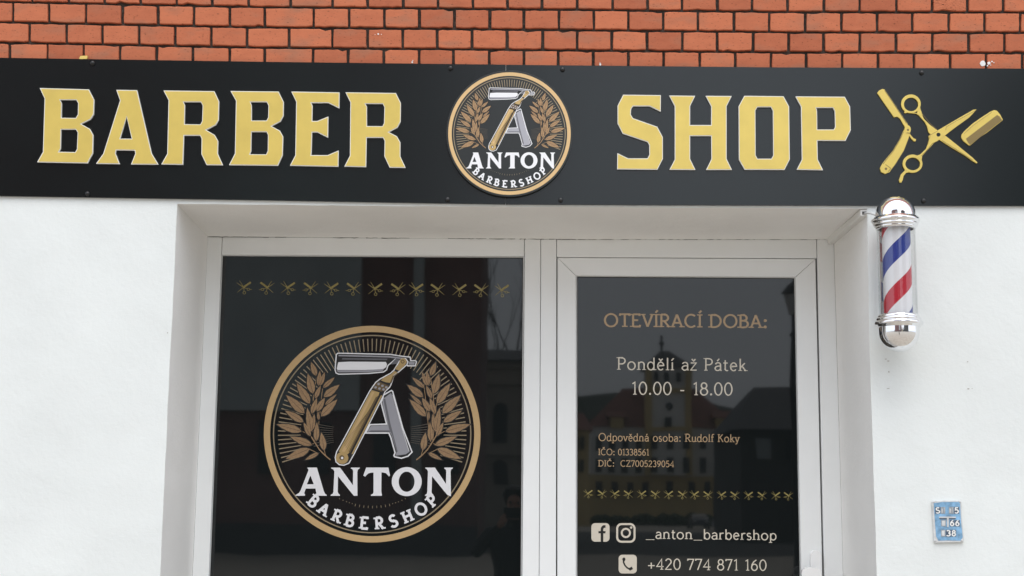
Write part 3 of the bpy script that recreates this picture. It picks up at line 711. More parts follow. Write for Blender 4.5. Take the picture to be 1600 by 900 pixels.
bar(bm, [(M0(373) + g, 373.3), (M1(375) - g, 373.6), (M1(YE) - g, YE), (M0(YE) + g, YE)], YF - .001, YF + .06)
bar(bm, [(LI(1240) + g, 1240), (M0(1240) - g, 1243), (M0(YE) - g, YE), (LI(YE) + g, YE)], YF + .001, YF + .06)
bev(obj('window_frame', bm, 'upvc', win), .0025)
# glazing bead: slanted lips between frame and glass
def bead(x0, y0, x1, y1, xb0, xb1, yb, wpx, parent):
    bm = bmesh.new()
    o = [(x0, y0), (x1, y1), (xb1, yb), (xb0, yb)]
    i = [(x0 + wpx, y0 + wpx), (x1 - wpx, y1 + wpx), (xb1 - wpx, yb - wpx), (xb0 + wpx, yb - wpx)]
    a = [bm.verts.new(at(p[0], p[1], YF + .004)) for p in o]; b = [bm.verts.new(at(p[0], p[1], YG - .004)) for p in i]; c = [bm.verts.new(at(p[0], p[1], YG + .004)) for p in i]
    for k in range(4):
        j = (k + 1) % 4; bm.faces.new((a[k], a[j], b[j], b[k])); bm.faces.new((b[k], b[j], c[j], c[k]))
    obj('glazing_bead', bm, 'upvc', parent)
    bm = bmesh.new(); i2 = [(x0 + wpx + 1.0, y0 + wpx + 1.2), (x1 - wpx - 1.0, y1 + wpx + 1.2), (xb1 - wpx - 1, yb - wpx - 1), (xb0 + wpx + 1, yb - wpx - 1)]
    b = [bm.verts.new(at(p[0], p[1], YG - .0035)) for p in i]; c = [bm.verts.new(at(p[0], p[1], YG - .0008)) for p in i2]
    for k in range(4):
        j = (k + 1) % 4; bm.faces.new((b[k], b[j], c[j], c[k]))
    obj('rubber_seal', bm, 'seal', parent)
bead(LI(399) + .2, 398.2, M0(400) - .2, 400.8, LI(1240), M0(1240), 1240, 1.9, win)
bm = bmesh.new(); plate(bm, [[(GL(395) - 3, 395), (GR(395) + 3, 396), (GR(1250) + 3, 1250), (GL(1250) - 3, 1250)]], YG, YG + .02)
obj('glass_pane', bm, 'black_glass', win)
bm = bmesh.new()   # door surround
bar(bm, [(M1(375) + g, 373.8), (M2(375) - g, 374.0), (M2(YE) - g, YE), (M1(YE) + g, YE)], YF - .001, YF + .06)
bar(bm, [(M2(375) + g, 374.2), (R0(375) - g, 374.5), (R0(403) - g, 403.6), (M2(403) + g, 401.6)], YF + .001, YF + .06)
bar(bm, [(R0(375) + g, 374.2), (R1(373), 374.0), (R1(YE), YE), (R0(YE) + g, YE)], YF, YF + .06)
bev(obj('door_frame', bm, 'upvc', door), .0025)
bm = bmesh.new()   # leaf with mitred corners
yt0, yt1 = 402.6, 404.6; gt0, gt1 = 430.6, 433.0; yb, gb = 1296, 1268
h = .22
bar(bm, [(D0(403), yt0), (D1(403), yt1), (DGR(433) - h, gt1), (DGL(433) + h, gt0)], YF + .004, YF + .06)
bar(bm, [(D0(403), yt0 + .3), (DGL(433), gt0 + .3), (DGL(gb), gb - .3), (D0(yb), yb - .3)], YF + .004, YF + .06)
bar(bm, [(DGR(433), gt1 + .3), (D1(403), yt1 + .3), (D1(yb), yb - .3), (DGR(gb), gb - .3)], YF + .004, YF + .06)
bar(bm, [(DGL(gb), gb), (DGR(gb), gb), (D1(yb), yb), (D0(yb), yb)], YF + .004, YF + .06)
bev(obj('door_leaf', bm, 'upvc', door), .0022)
bead(DGL(430), gt0 - .2, DGR(433), gt1 - .2, DGL(gb), DGR(gb), gb, 1.9, door)
bm = bmesh.new(); plate(bm, [[(DGL(425) - 3, 425), (DGR(425) + 3, 427), (DGR(1275) + 3, 1275), (DGL(1275) - 3, 1275)]], YG, YG + .02)
obj('glass_pane', bm, 'black_glass', door)
bm = bmesh.new(); plate(bm, [[(M0(373), 371), (R1(373) - 2, 372), (R1(1310) - 2, 1310), (M0(1310), 1310)]], YF + .05, YF + .07)
obj('dark_joint_backing', bm, 'joint_dark', door)  # dark sheet added behind the bars so the joint gaps read dark
# cracked sealant where frame and soffit meet
bm = bmesh.new()
for x0_, x1_ in ((327,346),(346.5,420),(430,447),(520,560),(572,590),(596,640),(700,760),(764,805),(812,822),(824,846),(846,850),(858,866),(872,890),(884,900),(903,960),(968,1010),(1030,1090),(1105,1180),(1195,1278),(1279,1290)):
    n_ = max(2, int((x1_ - x0_) / 6)); ps = [(x0_ + (x1_ - x0_) * i / n_, 370.0 + 3.9 * min(1, (x0_ + (x1_ - x0_) * i / n_ - 327) / 560) + random.uniform(-.5, .4)) for i in range(n_ + 1)]
    plate(bm, [ribbon(ps, [.2 + random.uniform(.2, .9) for _ in ps])], YF - .0022, None)
obj('sealant_crack', bm, 'joint_dark', bld)
# door handle
bm = bmesh.new()
plate(bm, [[(1267, 940), (1267, 868)] + [(1274.8 + 7.8 * math.cos(R(a)), 867.5 - 7.8 * math.sin(R(a))) for a in range(170, 9, -20)] + [(1283.4, 868), (1284.6, 940)]], YF - .014, YF + .004)
hd_ = obj('door_handle', bm, 'handle_white', door); bev(hd_, .004, 3)
bm = bmesh.new()
plate(bm, [[(1252.5, 897), (1253.5, 891.5), (1258, 887.6), (1265, 886.2), (1276, 887.2), (1282, 890.5), (1283.5, 897), (1283, 905), (1278, 911), (1262, 912), (1254, 907)]], YF - .065, YF - .040)
plate(bm, [ell(1275, 898, 6, 6, 16)], YF - .040, YF - .010)
bev(obj('handle_lever', bm, 'handle_white', door), .007, 3)

# ---- film prints on the glass
YD = YG - .0004
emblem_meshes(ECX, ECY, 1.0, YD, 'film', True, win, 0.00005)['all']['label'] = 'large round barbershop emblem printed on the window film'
SC = (YG - CAM.y) / 2294.0
def motif_mesh(mirror):
    """Small crossed comb and scissors, half a hand wide; drawn around its own middle."""
    bm = bmesh.new(); k = SC / 6.667; sx = -1 if mirror else 1
    cv = lambda p, Y: Vector(((p[0] - 145) * k * sx, Y, (195 - p[1]) * k))
    L = [[ribbon([(132, 196), (213, 139)], 21)], [ribbon([(142, 197), (94, 122)], [9, 3])], [ribbon([(142, 197), (66, 145)], [10, 3])],
         [ribbon([(140, 192), (74, 248)], [7, 3])], [ribbon([(140, 195), (147, 236)], 6)], [ribbon([(140, 195), (178, 207)], 6)],
         [ell(149, 250, 17, 17, 18), ell(149, 250, 11.5, 11.5, 18)], [ell(189, 213, 16, 14, 18), ell(189, 213, 10.5, 9, 18)], [ribbon([(203, 215), (226, 216)], 5)]]
    for i, lp in enumerate(L): plate(bm, lp, -.00003 * i, None, cv)
    bmesh.ops.recalc_face_normals(bm, faces=bm.faces)
    me = bpy.data.meshes.new('comb_and_scissors'); bm.to_mesh(me); bm.free(); me.materials.append(M['film_motif']); return me
MM = [motif_mesh(False), motif_mesh(True)]
def motif(px, py, i, parent, k):
    o = bpy.data.objects.new('comb_and_scissors', MM[i % 2]); COL.objects.link(o); o.parent = parent; o.matrix_parent_inverse = parent_inv(parent)
    o.location = at(px, py, YD); o.scale = (k, 1, k)
for i, x in enumerate((381.5, 416.8, 450.2, 485, 518, 552.3, 586.5, 621.5, 650.5, 683.5, 718, 751.5, 784.5)):
    motif(x, 449.2 + (x - 381) * .0113, i, win, 1.0)
for i, x in enumerate((135, 210, 280, 352, 425, 498, 570, 645, 710, 782, 857, 928, 1002, 1075, 1150, 1217)):
    px = 880 + x / 3.461; motif(px, 771.6 + (px - 920) * .0105, i, door, .62)
def line(name, s, xl, xr, yl, yr, cap, wd, m, label):
    tot = sum(G[c][0] + TRACK for c in s) - TRACK; x0 = 0.0
    for wrd in s.split(' '):                                   # one piece of lettering per word
        if wrd:
            bm = bmesh.new(); text_mesh(bm, wrd, xl, xr, yl, yr, cap, wd, YD, 0, x0, tot); o = obj(name, bm, m, door); o['label'] = label
        x0 += sum(G[c][0] + TRACK for c in wrd) + G[' '][0] + TRACK
line('lettering', 'OTEVÍRACÍ DOBA:', 943.5, 1199, 510.4, 512.4, 20.3, .135, 'film_text_tan', 'tan heading for the opening hours')
line('lettering', 'Pondělí až Pátek', 964.2, 1166.5, 577.5, 579.7, 19.2, .094, 'film_text_cream', 'cream line naming the opening days')
line('lettering', '10.00 - 18.00', 986.5, 1145, 616.5, 618, 20.0, .094, 'film_text_cream', 'cream line with the opening times')
line('lettering', 'Odpovědná osoba: Rudolf Koky', 935, 1155, 688.9, 690.9, 12.2, .11, 'film_text_tan', 'tan line naming the person in charge')
line('lettering', 'IČO: 01338561', 935, 1014, 711, 711.7, 9.9, .125, 'film_text_tan', 'small tan company number')
line('lettering', 'DIČ:  CZ7005239054', 935, 1053.2, 728.6, 729.8, 9.7, .125, 'film_text_tan', 'small tan tax number')
line('lettering', '_anton_barbershop', 1008.5, 1213.3, 841.5, 843.9, 15.8, .102, 'film_text_cream', 'cream account name')
line('lettering', '+420 774 871 160', 1011.5, 1198, 889.8, 891.8, 17.2, .094, 'film_text_cream', 'cream telephone number')
def icon(x0, y0, x1, y1, kind, label):
    bm = bmesh.new(); w_ = x1 - x0
    pf = lambda *l: plate(bm, [[(x0 + w_ * u, y0 + (y1 - y0) * v) for u, v in q] for q in l], YD, None)
    pd = lambda d, mi, *l: plate(bm, [[(x0 + w_ * u, y0 + (y1 - y0) * v) for u, v in q] for q in l], YD - d, None, None, mi)
    if kind == 'f':
        pf(rrect(0, 0, 1, 1, .2))
        pd(.00006, 1, ribbon([(.585, 1.0), (.585, .36)] + arc(.72, .34, .135, .16, 180, 275, 6) + [(.78, .18)], .145)); pd(.0001, 1, [(.39, .43), (.79, .43), (.77, .55), (.39, .55)])
    elif kind == 'c':
        pf(rrect(0, 0, 1, 1, .27), rrect(.1, .1, .9, .9, .19)); pf(ell(.5, .5, .26, .26), ell(.5, .5, .165, .165)); pf(ell(.775, .225, .06, .06))
    else:
        pf(rrect(0, 0, 1, 1, .2))
        pd(.00006, 1, ribbon([(.29, .24), (.27, .40), (.34, .56), (.46, .69), (.60, .77), (.72, .76)], [.10, .085, .085, .085, .09, .10]))
        pd(.0001, 1, ell(.29, .245, .085, .10)); pd(.00014, 1, ribbon([(.58, .79), (.76, .70)], .15))
    o = obj('icon', bm, ['film_text_cream', 'film_black'], door); o['label'] = label
icon(924, 817.4, 952.4, 846.4, 'f', 'rounded square icon with a letter f')
icon(962.8, 817.4, 993, 848, 'c', 'rounded outline icon of a camera')
icon(966.6, 866.8, 995, 896, 'p', 'rounded square icon with a telephone receiver')

# ------------------------------------------------------------------ the shop sign
YS = -0.0165
sign = thing('shop_sign', 'long black sign board with gold barber shop lettering under the brickwork', 'sign', at(790, 319, -.01))
bm = bmesh.new(); plate(bm, [[(-300, 83.5), (0, 90.2), (400, 96.4), (660, 99.6), (789.9, 101), (789.4, 319.2), (660, 317.3), (400, 312.6), (0, 306.2), (-300, 300)]], YS, -.008, back=True)
obj('sign_panel', bm, 'sign_black', sign)
bm = bmesh.new(); plate(bm, [[(790.9, 101.2), (1000, 103.2), (1200, 105.2), (1600, 107.2), (1900, 108.2), (1900, 322.3), (1600, 321.7), (1200, 321), (1000, 320.4), (790.4, 319.3)]], YS, -.008, back=True)
obj('sign_panel', bm, 'sign_black', sign)
bm = bmesh.new(); box(bm, at(788, 200, 0).x, at(793, 200, 0).x, -.012, -.0075, at(790, 317, 0).z, at(790, 104, 0).z); obj('backing_strip', bm, 'sign_edge', sign)
LT = [
 ('B',(50,125),[(72,75),(533,88),(583,185),(578,320),(548,368),(460,412),(543,458),(574,515),(570,685),(520,780),(48,770),(102,675),(118,175)],[(262,186),(415,186),(432,218),(430,322),(410,356),(275,354),(278,215)],[(272,463),(410,463),(428,492),(421,648),(405,676),(250,673),(268,640)]),
 ('A',(50,125),[(790,92),(985,95),(1122,688),(1185,792),(928,790),(968,690),(962,660),(790,657),(782,685),(822,787),(600,784),(668,690),(825,192)],[(887,345),(935,550),(825,550)]),
 ('R',(245,125),[(62,98),(540,105),(584,200),(580,375),(552,422),(462,467),(543,515),(575,570),(572,690),(620,798),(465,796),(418,695),(420,550),(405,520),(255,520),(246,793),(42,790),(98,690),(110,190)],[(250,206),(412,206),(430,240),(425,385),(408,416),(260,414),(264,235)]),
 ('B',(245,125),[(690,103),(1142,108),(1190,205),(1188,335),(1160,388),(1075,432),(1155,475),(1185,530),(1180,705),(1135,802),(677,797),(732,690),(742,195)],[(878,206),(1030,206),(1047,240),(1044,350),(1028,380),(890,380),(890,238)],[(888,486),(1028,486),(1042,515),(1040,665),(1025,697),(872,696),(884,664)]),
 ('E',(440,125),[(90,108),(543,116),(541,265),(437,214),(278,214),(290,240),(287,384),(335,384),(438,342),(435,540),(335,490),(286,490),(280,685),(276,704),(432,704),(535,660),(532,812),(78,802),(128,705),(137,205)]),
 ('R',(440,125),[(598,115),(1072,122),(1118,215),(1116,390),(1086,445),(1005,488),(1082,528),(1114,585),(1113,715),(1163,822),(1012,820),(963,715),(966,570),(950,540),(798,540),(792,815),(588,810),(640,710),(645,210)],[(785,222),(948,222),(964,255),(960,405),(945,433),(800,432),(800,250)]),
 ('S',(955,135),[(112,78),(466,82),(464,236),(362,185),(205,185),(186,215),(184,265),(205,298),(432,378),(484,475),(484,680),(433,780),(56,776),(58,625),(158,674),(340,674),(358,640),(357,550),(340,520),(108,442),(60,345),(60,180)]),
 ('H',(955,135),[(544,85),(788,88),(740,185),(740,362),(938,362),(938,187),(886,88),(1130,90),(1082,187),(1082,680),(1132,782),(890,782),(940,680),(938,464),(740,464),(740,680),(790,782),(546,780),(596,685),(596,185)]),
 ('O',(1145,135),[(108,88),(476,92),(528,188),(534,685),(485,782),(112,780),(58,685),(55,185)],[(232,193),(358,193),(376,228),(380,645),(362,678),(232,678),(214,645),(212,225)]),
 ('P',(1145,135),[(588,93),(1050,97),(1100,190),(1106,410),(1057,510),(793,508),(797,685),(846,785),(600,780),(648,685),(640,190)],[(782,200),(940,200),(956,232),(960,380),(946,404),(792,404),(790,230)])]
for q in LT:
    ox, oy = q[1]; loops = [[(x / 6 + ox, y / 6 + oy) for x, y in l] for l in q[2:]]
    bm = bmesh.new()
    plate(bm, loops, YS - .0090, YS - .001, None, 1)
    inner = [offset(loops[0], -1.15)] + [offset(l, 1.0) for l in loops[1:]]
    plate(bm, inner, YS - .0098, YS - .0090, None, 0)
    obj('letter', bm, ['gold', 'white_edge'], sign)['label'] = 'gold letter ' + q[0] + ' with a white edge'
# emblem disc
KE = 0.5655
emb = bpy.data.objects.new('round_emblem', None); COL.objects.link(emb); emb.parent = sign
emb.matrix_parent_inverse = parent_inv(sign); emb.location = at(796, 208.7, YS)
bm = bmesh.new(); plate(bm, [ell(796, 208.7, 98.6, None, 128)], YS - .016, YS - .0005); bev(obj('disc', bm, 'emblem_black', emb), .0012)
emblem_meshes(796, 208.7, KE, YS - .0162, 'print', False, emb, 0.00006)
# tools
c6 = lambda p: (p[0] / 5.625 + 1360, p[1] / 5.625 + 130)
c7 = lambda p: (p[0] / 7.5 + 1440, p[1] / 7.5 + 150)
mp_ = lambda f, l: [f(p) for p in l]
YT0, YT = YS - .0005, YS - .006
bm = bmesh.new()
plate(bm, [mp_(c6, [(60,85),(75,65),(105,50),(125,55),(200,165),(330,362),(325,372),(303,385),(262,312),(240,295),(222,295),(208,300)])], YT, YT0)
plate(bm, [mp_(c6, [(345,440),(360,462),(382,485),(402,492),(398,510),(385,512),(362,490),(343,462)])], YT, YT0)
plate(bm, [mp_(c6, [(290,418),(310,395),(352,412),(346,450),(332,500),(290,600),(215,720),(170,780),(130,797),(95,780),(85,745),(110,700),(200,590),(260,490)])], YT - .0015, YT0)
plate(bm, [mp_(c6, ell(328, 407, 28, 38, 24))], YT - .0025, YT0)
plate(bm, [mp_(c6, ell(330, 410, 9, 9, 14))], YT - .0028, None, None, 1); plate(bm, [mp_(c6, ell(137, 752, 11, 11, 14))], YT - .0018, None, None, 1)
for r_, y_ in ((([(132,714),(180,748),(156,778)]), .0018), ([(125,62),(205,180),(318,352)], .0004), ([(292,424),(262,492),(204,592),(112,708)], .0018), ([(340,475),(296,590),(220,712),(176,770)], .0018), ([(318,436),(348,438)], .0028)):
    plate(bm, [mp_(c6, ribbon(r_, 4.5))], YT - y_, None, None, 1)
bev(obj('razor', bm, ['gold', 'gold_line'], sign), .0008)
bm = bmesh.new()
plate(bm, [[c7((190,405)), c7((95,335)), c7((30,270)), c6((450,268)), c6((440,225)), c6((428,175)), c6((410,265)), c6((442,300)), c6((478,340)), c6((498,378)), c6((512,432)), c6((530,450)), c7((120,450)), c7((210,512)), c7((350,602)), c7((500,692)), c7((600,762)), c7((648,790)), c7((655,778)), c7((590,715)), c7((400,560)), c7((280,465))]], YT, YT0)
plate(bm, [mp_(c6, ell(357, 181, 86, 82, 40)), mp_(c6, ell(358, 186, 63, 60, 40))], YT - .0004, YT0)
plate(bm, [mp_(c6, ell(310, 254, 13, 9, 14))], YT - .0002, YT0)
plate(bm, [mp_(c6, [(345,262),(420,262),(446,240),(460,280),(430,285),(405,268)])], YT - .0003, YT0)
plate(bm, [[c7((645,158)), c7((608,160)), c7((390,285)), c7((190,402)), c7((118,442)), c7((83,468)), c6((518,490)), c6((508,530)), c6((490,575)), c6((440,625)), c6((400,640)), c6((450,680)), c6((455,640)), c6((500,590)), c6((560,525)), c6((600,500)), c7((270,465)), c7((400,365)), c7((560,250))]], YT - .0020, YT0)
plate(bm, [mp_(c6, ell(371, 707, 87, 80, 40)), mp_(c6, ell(373, 709, 65, 56, 40))], YT - .0016, YT0)
plate(bm, [mp_(c6, [(293,735),(305,765),(270,800),(252,850),(258,872),(272,873),(285,850),(292,815),(315,787),(350,782)])], YT - .0012, YT0)
plate(bm, [mp_(c7, ell(198, 453, 24, 23, 22))], YT - .0023, None, None, 2)
for r_, y_, f_ in (([(640,166),(400,296),(290,362),(282,400)], .0022, c7), ([(600,752),(400,622),(240,520)], .0003, c7), ([(450,262),(520,350),(585,405)], .0003, c6), ([(190,408),(100,458),(96,500)], .0022, c7), ([(596,506),(545,530),(494,592),(448,640)], .0022, c6)):
    plate(bm, [mp_(f_, ribbon(r_, 4.0))], YT - y_, None, None, 1)
bev(obj('scissors', bm, ['gold', 'gold_line', 'sign_black'], sign), .0008)
bm = bmesh.new()
plate(bm, [mp_(c7, [(465,485),(470,452),(500,412),(600,322),(700,252),(800,187),(850,165),(885,172),(920,215),(952,275),(950,285),(760,435),(700,472),(570,580),(550,575),(490,525)])], YT, YT0)
plate(bm, [mp_(c7, [(520,500),(885,222),(915,238),(945,283),(570,574),(545,548)])], YT - .0004, None, None, 1)
B0, B1, T0, T1 = Vector((522, 502)), Vector((886, 224)), Vector((572, 572)), Vector((944, 284))
for i in range(34):
    t = (i + .5) / 34; a, b = B0.lerp(B1, t), T0.lerp(T1, t)
    plate(bm, [mp_(c7, ribbon([tuple(a), tuple(b)], 3.6))], YT - .0008, None, None, 2)
plate(bm, [mp_(c7, ribbon([(498,442),(600,348),(720,262),(822,190)], 3.5))], YT - .0004, None, None, 2)
bev(obj('comb', bm, ['gold', 'gold_shade', 'gold_line'], sign), .0008)
for x, y in ((145, 99), (704, 107), (879, 109), (1440, 114), (137, 303), (699.5, 312), (876, 313), (1443, 314)):
    bm = bmesh.new(); c = at(x, y, YS)
    lathe(bm, [(0, 0), (.0085, 0), (.0085, .004), (.006, .0075), (0, .0085)], (0, 0, 0), 16)
    for v in bm.verts: v.co = Vector((v.co.x + c.x, -v.co.z + c.y - .0002, v.co.y + c.z))
    obj('screw', bm, 'screw_black', sign, True)

bm = bmesh.new(); plate(bm, [[(123.5, 94), (124, 90), (126, 87.4), (131, 87), (136.8, 87.2), (136, 90), (134, 94)]], -.015, -.003, back=True)
tag(obj('foam_scrap', bm, 'yellow_foam'), 'small yellow foam scrap poking out above the left end of the black sign', 'scrap')
bm = bmesh.new()
for (x, y, r_) in ((1535.5, 99, 4.6), (1545.5, 98.5, 2.6), (1550, 96, 1.2), (1543, 102.5, 1.3), (1548, 101.5, .9), (1553, 98, .8), (644, 97, 1.6), (645, 94.5, .8), (938, 101, 1.6), (937.5, 98.5, .9), (591, 53, 1.3), (596, 53.6, .7), (586, 54, .6)):
    plate(bm, [[(x + (r_ * random.uniform(.75, 1.15)) * math.cos(t * .628), y + (r_ * random.uniform(.75, 1.2)) * math.sin(t * .628)) for t in range(10)]], -.0022, -.0005)
o = obj('paint_splash', bm, 'paint_white', bld)
bm = bmesh.new()
for x, y, a_, b_ in ((1384, 561, 1.6, .8), (1388, 564, 2.2, .8), (1389, 581, 1.2, 1.4), (1388, 607, 2.4, .7), (1512, 565, 1.6, 1.0), (1513, 607.5, 2.2, .9), (1519, 607, 1.0, .6), (1371, 505, 1.1, 1.6), (262, 520, .8, 1.4)):
    plate(bm, [[(x + a_ * random.uniform(.6, 1.2) * math.cos(t * .785), y + b_ * random.uniform(.6, 1.2) * math.sin(t * .785)) for t in range(8)]], YP - .0012, None)
mat('scuff', (0.42, 0.40, 0.37), 0.9); obj('plaster_scuffs', bm, 'scuff', bld)
bm = bmesh.new()
for x, y, a_, b_ in ((1341, 428, 1.2, 2.6), (1344, 422, .8, 1.6), (1346, 414, 1.6, 1.0), (1338, 446, .7, 2.2), (1334, 386, .5, 1.2)):
    t_ = (x - 1302) / 54.0; q_ = at(x, y, YF * (1 - t_))
    plate(bm, [[(q_.y + .004 * a_ * random.uniform(.6, 1.2) * math.cos(t * .785), q_.z + .0028 * b_ * random.uniform(.6, 1.2) * math.sin(t * .785)) for t in range(8)]], 0, None, lambda p, Y: Vector((q_.x - .004, p[0], p[1])))
bm.free()

# ------------------------------------------------------------------ barber pole
YPOLE = -0.118
pc = at(1402, 430, YPOLE); pz = lambda y: at(1402, y, YPOLE).z
pole = thing('barber_pole', 'chrome barber pole with blue white and red stripes beside the door', 'barber pole', (pc.x, YPOLE, pz(548)))
zt_, zb_ = pz(356), pz(497)
bm = bmesh.new(); lathe(bm, [(.0485, zb_ - .01), (.0485, zt_ + .01)], (0, 0, 0), 64)
zc = pz(430)
for v in bm.verts: v.co.z -= zc
stripe_material(0.285, 0.80)
o = obj('striped_cylinder', bm, 'pole_stripes', None, True); o.parent = pole; o.matrix_parent_inverse = parent_inv(pole); o.location = (pc.x, YPOLE, zc)
bm = bmesh.new(); lathe(bm, [(.0655, zb_ - .01), (.0655, zt_ + .01)], (pc.x, YPOLE, 0), 64); lathe(bm, [(.0630, zb_ - .01), (.0630, zt_ + .01)], (pc.x, YPOLE, 0), 64)
obj('clear_tube', bm, 'clear_acrylic', pole, True)
def cap(z, s, name, ringname):
    bm = bmesh.new()
    rr = .0690
    e0 = .020 if s > 0 else .031
    prof = [(rr, 0.0), (rr, s * e0)] + [(rr * math.cos(R(a)), s * (e0 + rr * .98 * math.sin(R(a)))) for a in range(6, 90, 6)] + [(0, s * (e0 + rr * .98))]
    lathe(bm, prof, (pc.x, YPOLE, z), 64); obj(name, bm, 'chrome', pole, True)
    bm = bmesh.new()
    prof = [(.060, -s * .030), (.0665, -s * .030), (.070, -s * .027), (.0705, -s * .022), (.0700, -s * .020), (.0745, -s * .019), (.0765, -s * .015), (.0765, -s * .011), (.0740, -s * .009), (.0790, -s * .0075), (.0825, -s * .003), (.0825, s * .003), (.0800, s * .007), (.0745, s * .009), (.0735, s * .013), (.068, s * .0145)]
    lathe(bm, prof, (pc.x, YPOLE, z), 64); obj(ringname, bm, 'chrome', pole, True)
cap(pz(345.5), 1, 'top_dome', 'collar'); cap(pz(505.5), -1, 'bottom_dome', 'collar')
bm = bmesh.new(); box(bm, pc.x - .03, pc.x + .03, YPOLE + .055, YP + .004, pz(352), pz(334)); box(bm, pc.x - .03, pc.x + .03, YPOLE + .055, YP + .004, pz(517), pz(499)); 
box(bm, pc.x - .035, pc.x + .035, -.02, YP + .004, pz(530), pz(325))
bev(obj('wall_bracket', bm, 'chrome', pole), .003)

tr = thing('cable_trunking', 'white plastic cable trunking in the upper right corner of the doorway', 'cable duct', at(1325, 352, .19))
bm = bmesh.new()
f4 = [(1344.2, 327.5), (1355.2, 327.2), (1355.8, 336.6), (1344.6, 337.4)]; b4 = [(1291.5, 372.6), (1303.2, 373.2), (1304, 380.8), (1294.2, 381.6)]
a = [bm.verts.new(at(p[0], p[1], -.002)) for p in f4]; b = [bm.verts.new(at(p[0], p[1], YF - .004)) for p in b4]
for k in range(4): bm.faces.new((a[k], a[(k + 1) % 4], b[(k + 1) % 4], b[k]))
bm.faces.new(a); bm.faces.new(b[::-1]); bev(obj('duct', bm, 'trunking', tr), .0015)
bm = bmesh.new(); plate(bm, [[(1347, 330.5), (1353.5, 330.3), (1353.8, 335), (1347.2, 335.4)]], -.0026, None); obj('duct_opening', bm, 'joint_dark', tr)
bm = bmesh.new(); tube(bm, [at(1349, 333.5, .02), at(1351, 333.5, -.004), at(1355, 332.8, -.02), at(1361, 333.5, -.045), at(1368, 336, -.065), at(1376, 338, -.075)], .0036); obj('cable', bm, 'cable_grey', tr, True)

# ------------------------------------------------------------------ small blue marker plate
cP = lambda p: (p[0] / 8.183 + 1420, p[1] / 8.183 + 760)
plt = thing('marker_plate', 'small weathered blue utility plate with white numbers on the plaster', 'plate', at(1481, 847, YP))
y0 = YP - .0005
bm = bmesh.new(); plate(bm, [mp_(cP, [(298,200),(310,184),(480,178),(655,180),(672,192),(684,450),(706,690),(700,712),(520,716),(340,720),(324,704),(312,450)])], y0 - .008, y0); bev(obj('plate_rim', bm, 'plate_frame', plt), .0015)
bm = bmesh.new(); plate(bm, [mp_(cP, [(318,215),(420,200),(640,198),(655,215),(668,450),(690,650),(660,694),(480,690),(380,694),(350,640),(334,450)])], y0 - .0088, None); obj('plate_face', bm, 'plate_blue', plt)
bm = bmesh.new()
TL = [(338,262,405,350),(410,262,468,350),(512,262,574,350),(579,262,645,350),(352,430,406,512),(414,430,476,512),(522,430,586,512),(590,430,652,512),(412,555,470,642),(475,555,541,642),(545,555,606,642)]
grey = {1, 2, 5, 8}
for i, t in enumerate(TL):
    x0, yA, x1, yB = t
    plate(bm, [mp_(cP, [(x0, yA), (x1, yA), (x1, yB), (x0, yB)])], y0 - .0094, None, None, 1 if i in grey else (2 if i != 4 else 0))
    if i in grey: plate(bm, [mp_(cP, [(x0 + 8, yA + 10), (x1 - 10, yA + 8), (x1 - 12, yB - 8), (x0 + 10, yB - 12)])], y0 - .0097, None, None, 3)
plate(bm, [mp_(cP, [(388,386),(602,386),(602,404),(388,404)])], y0 - .0100, None, None, 3); plate(bm, [mp_(cP, [(392,404),(598,404),(598,422),(392,422)])], y0 - .0092, None, None, 2); plate(bm, [mp_(cP, [(486,402),(512,402),(510,520),(490,520)])], y0 - .0102, None, None, 3)
obj('number_tiles', bm, ['plate_blue', 'plate_tile', 'plate_dark', 'plate_frame'], plt)
for ch, i in (('S', 0), ('5', 3), ('6', 6), ('6', 7), ('3', 9), ('8', 10), ('1', 1), ('1', 2)):
    x0, yA, x1, yB = TL[i]; bm = bmesh.new(); adv = G[ch][0]; hh = 72; ww = x1 - x0 - 12
    for j, lp in enumerate(glyph_loops(ch, .2, False)):
        plate(bm, [[cP((x0 + 6 + ww * u / adv, yB - 8 - hh * v)) for u, v in l] for l in lp], y0 - .0102 - .00004 * j, None)
    obj('number', bm, 'plate_digit' if i not in grey else 'plate_tile', plt)
for x, y in ((322, 200), (652, 196), (345, 692), (678, 690)):
    bm = bmesh.new(); c = at(*cP((x, y)), y0 - .008); lathe(bm, [(0, 0), (.004, 0), (.003, .002), (0, .0025)], (0, 0, 0), 12)
    for v in bm.verts: v.co = Vector((v.co.x + c.x, -v.co.z + c.y, v.co.y + c.z))
    obj('screw', bm, 'plate_frame', plt, True)

# ------------------------------------------------------------------ the square across the street (seen in the glass)
def vat(px, py, Ldist):
    """Point of the square whose mirror image in the panes is met at that picture point, Ldist metres along."""
    p = at(px, py, CAM.y + Ldist); return Vector((p.x, 2 * YG - p.y, p.z))
def vbox(bm, px0, px1, py0, py1, L, depth, z0=None, mi=0):
    a, b = vat(px0, py1, L), vat(px1, py0, L)
    box(bm, min(a.x, b.x), max(a.x, b.x), a.y - depth, a.y, a.z if z0 is None else z0, b.z, mi)
mat('render_white', (0.85, 0.84, 0.80), 0.8, noise=(.4, .1)); mat('render_yellow', (0.68, 0.52, 0.25), 0.8, noise=(.4, .1))
mat('roof_tile', (0.24, 0.105, 0.08), 0.8, noise=(1, .25)); mat('window_dark', (0.03, 0.035, 0.04), 0.2)
mat('old_brick', (0.235, 0.135, 0.125), 0.85, noise=(.6, .2)); mat('stone_cream', (0.55, 0.51, 0.43), 0.85, noise=(.5, .15))
mat('slate', (0.07, 0.07, 0.075), 0.7, noise=(1, .2)); mat('dark_render', (0.10, 0.095, 0.09), 0.85, noise=(.5, .2))
mat('grey_render', (0.52, 0.56, 0.55), 0.85, noise=(.5, .1)); mat('bark', (0.06, 0.05, 0.04), 0.9); mat('iron', (0.02, 0.02, 0.022), 0.5)
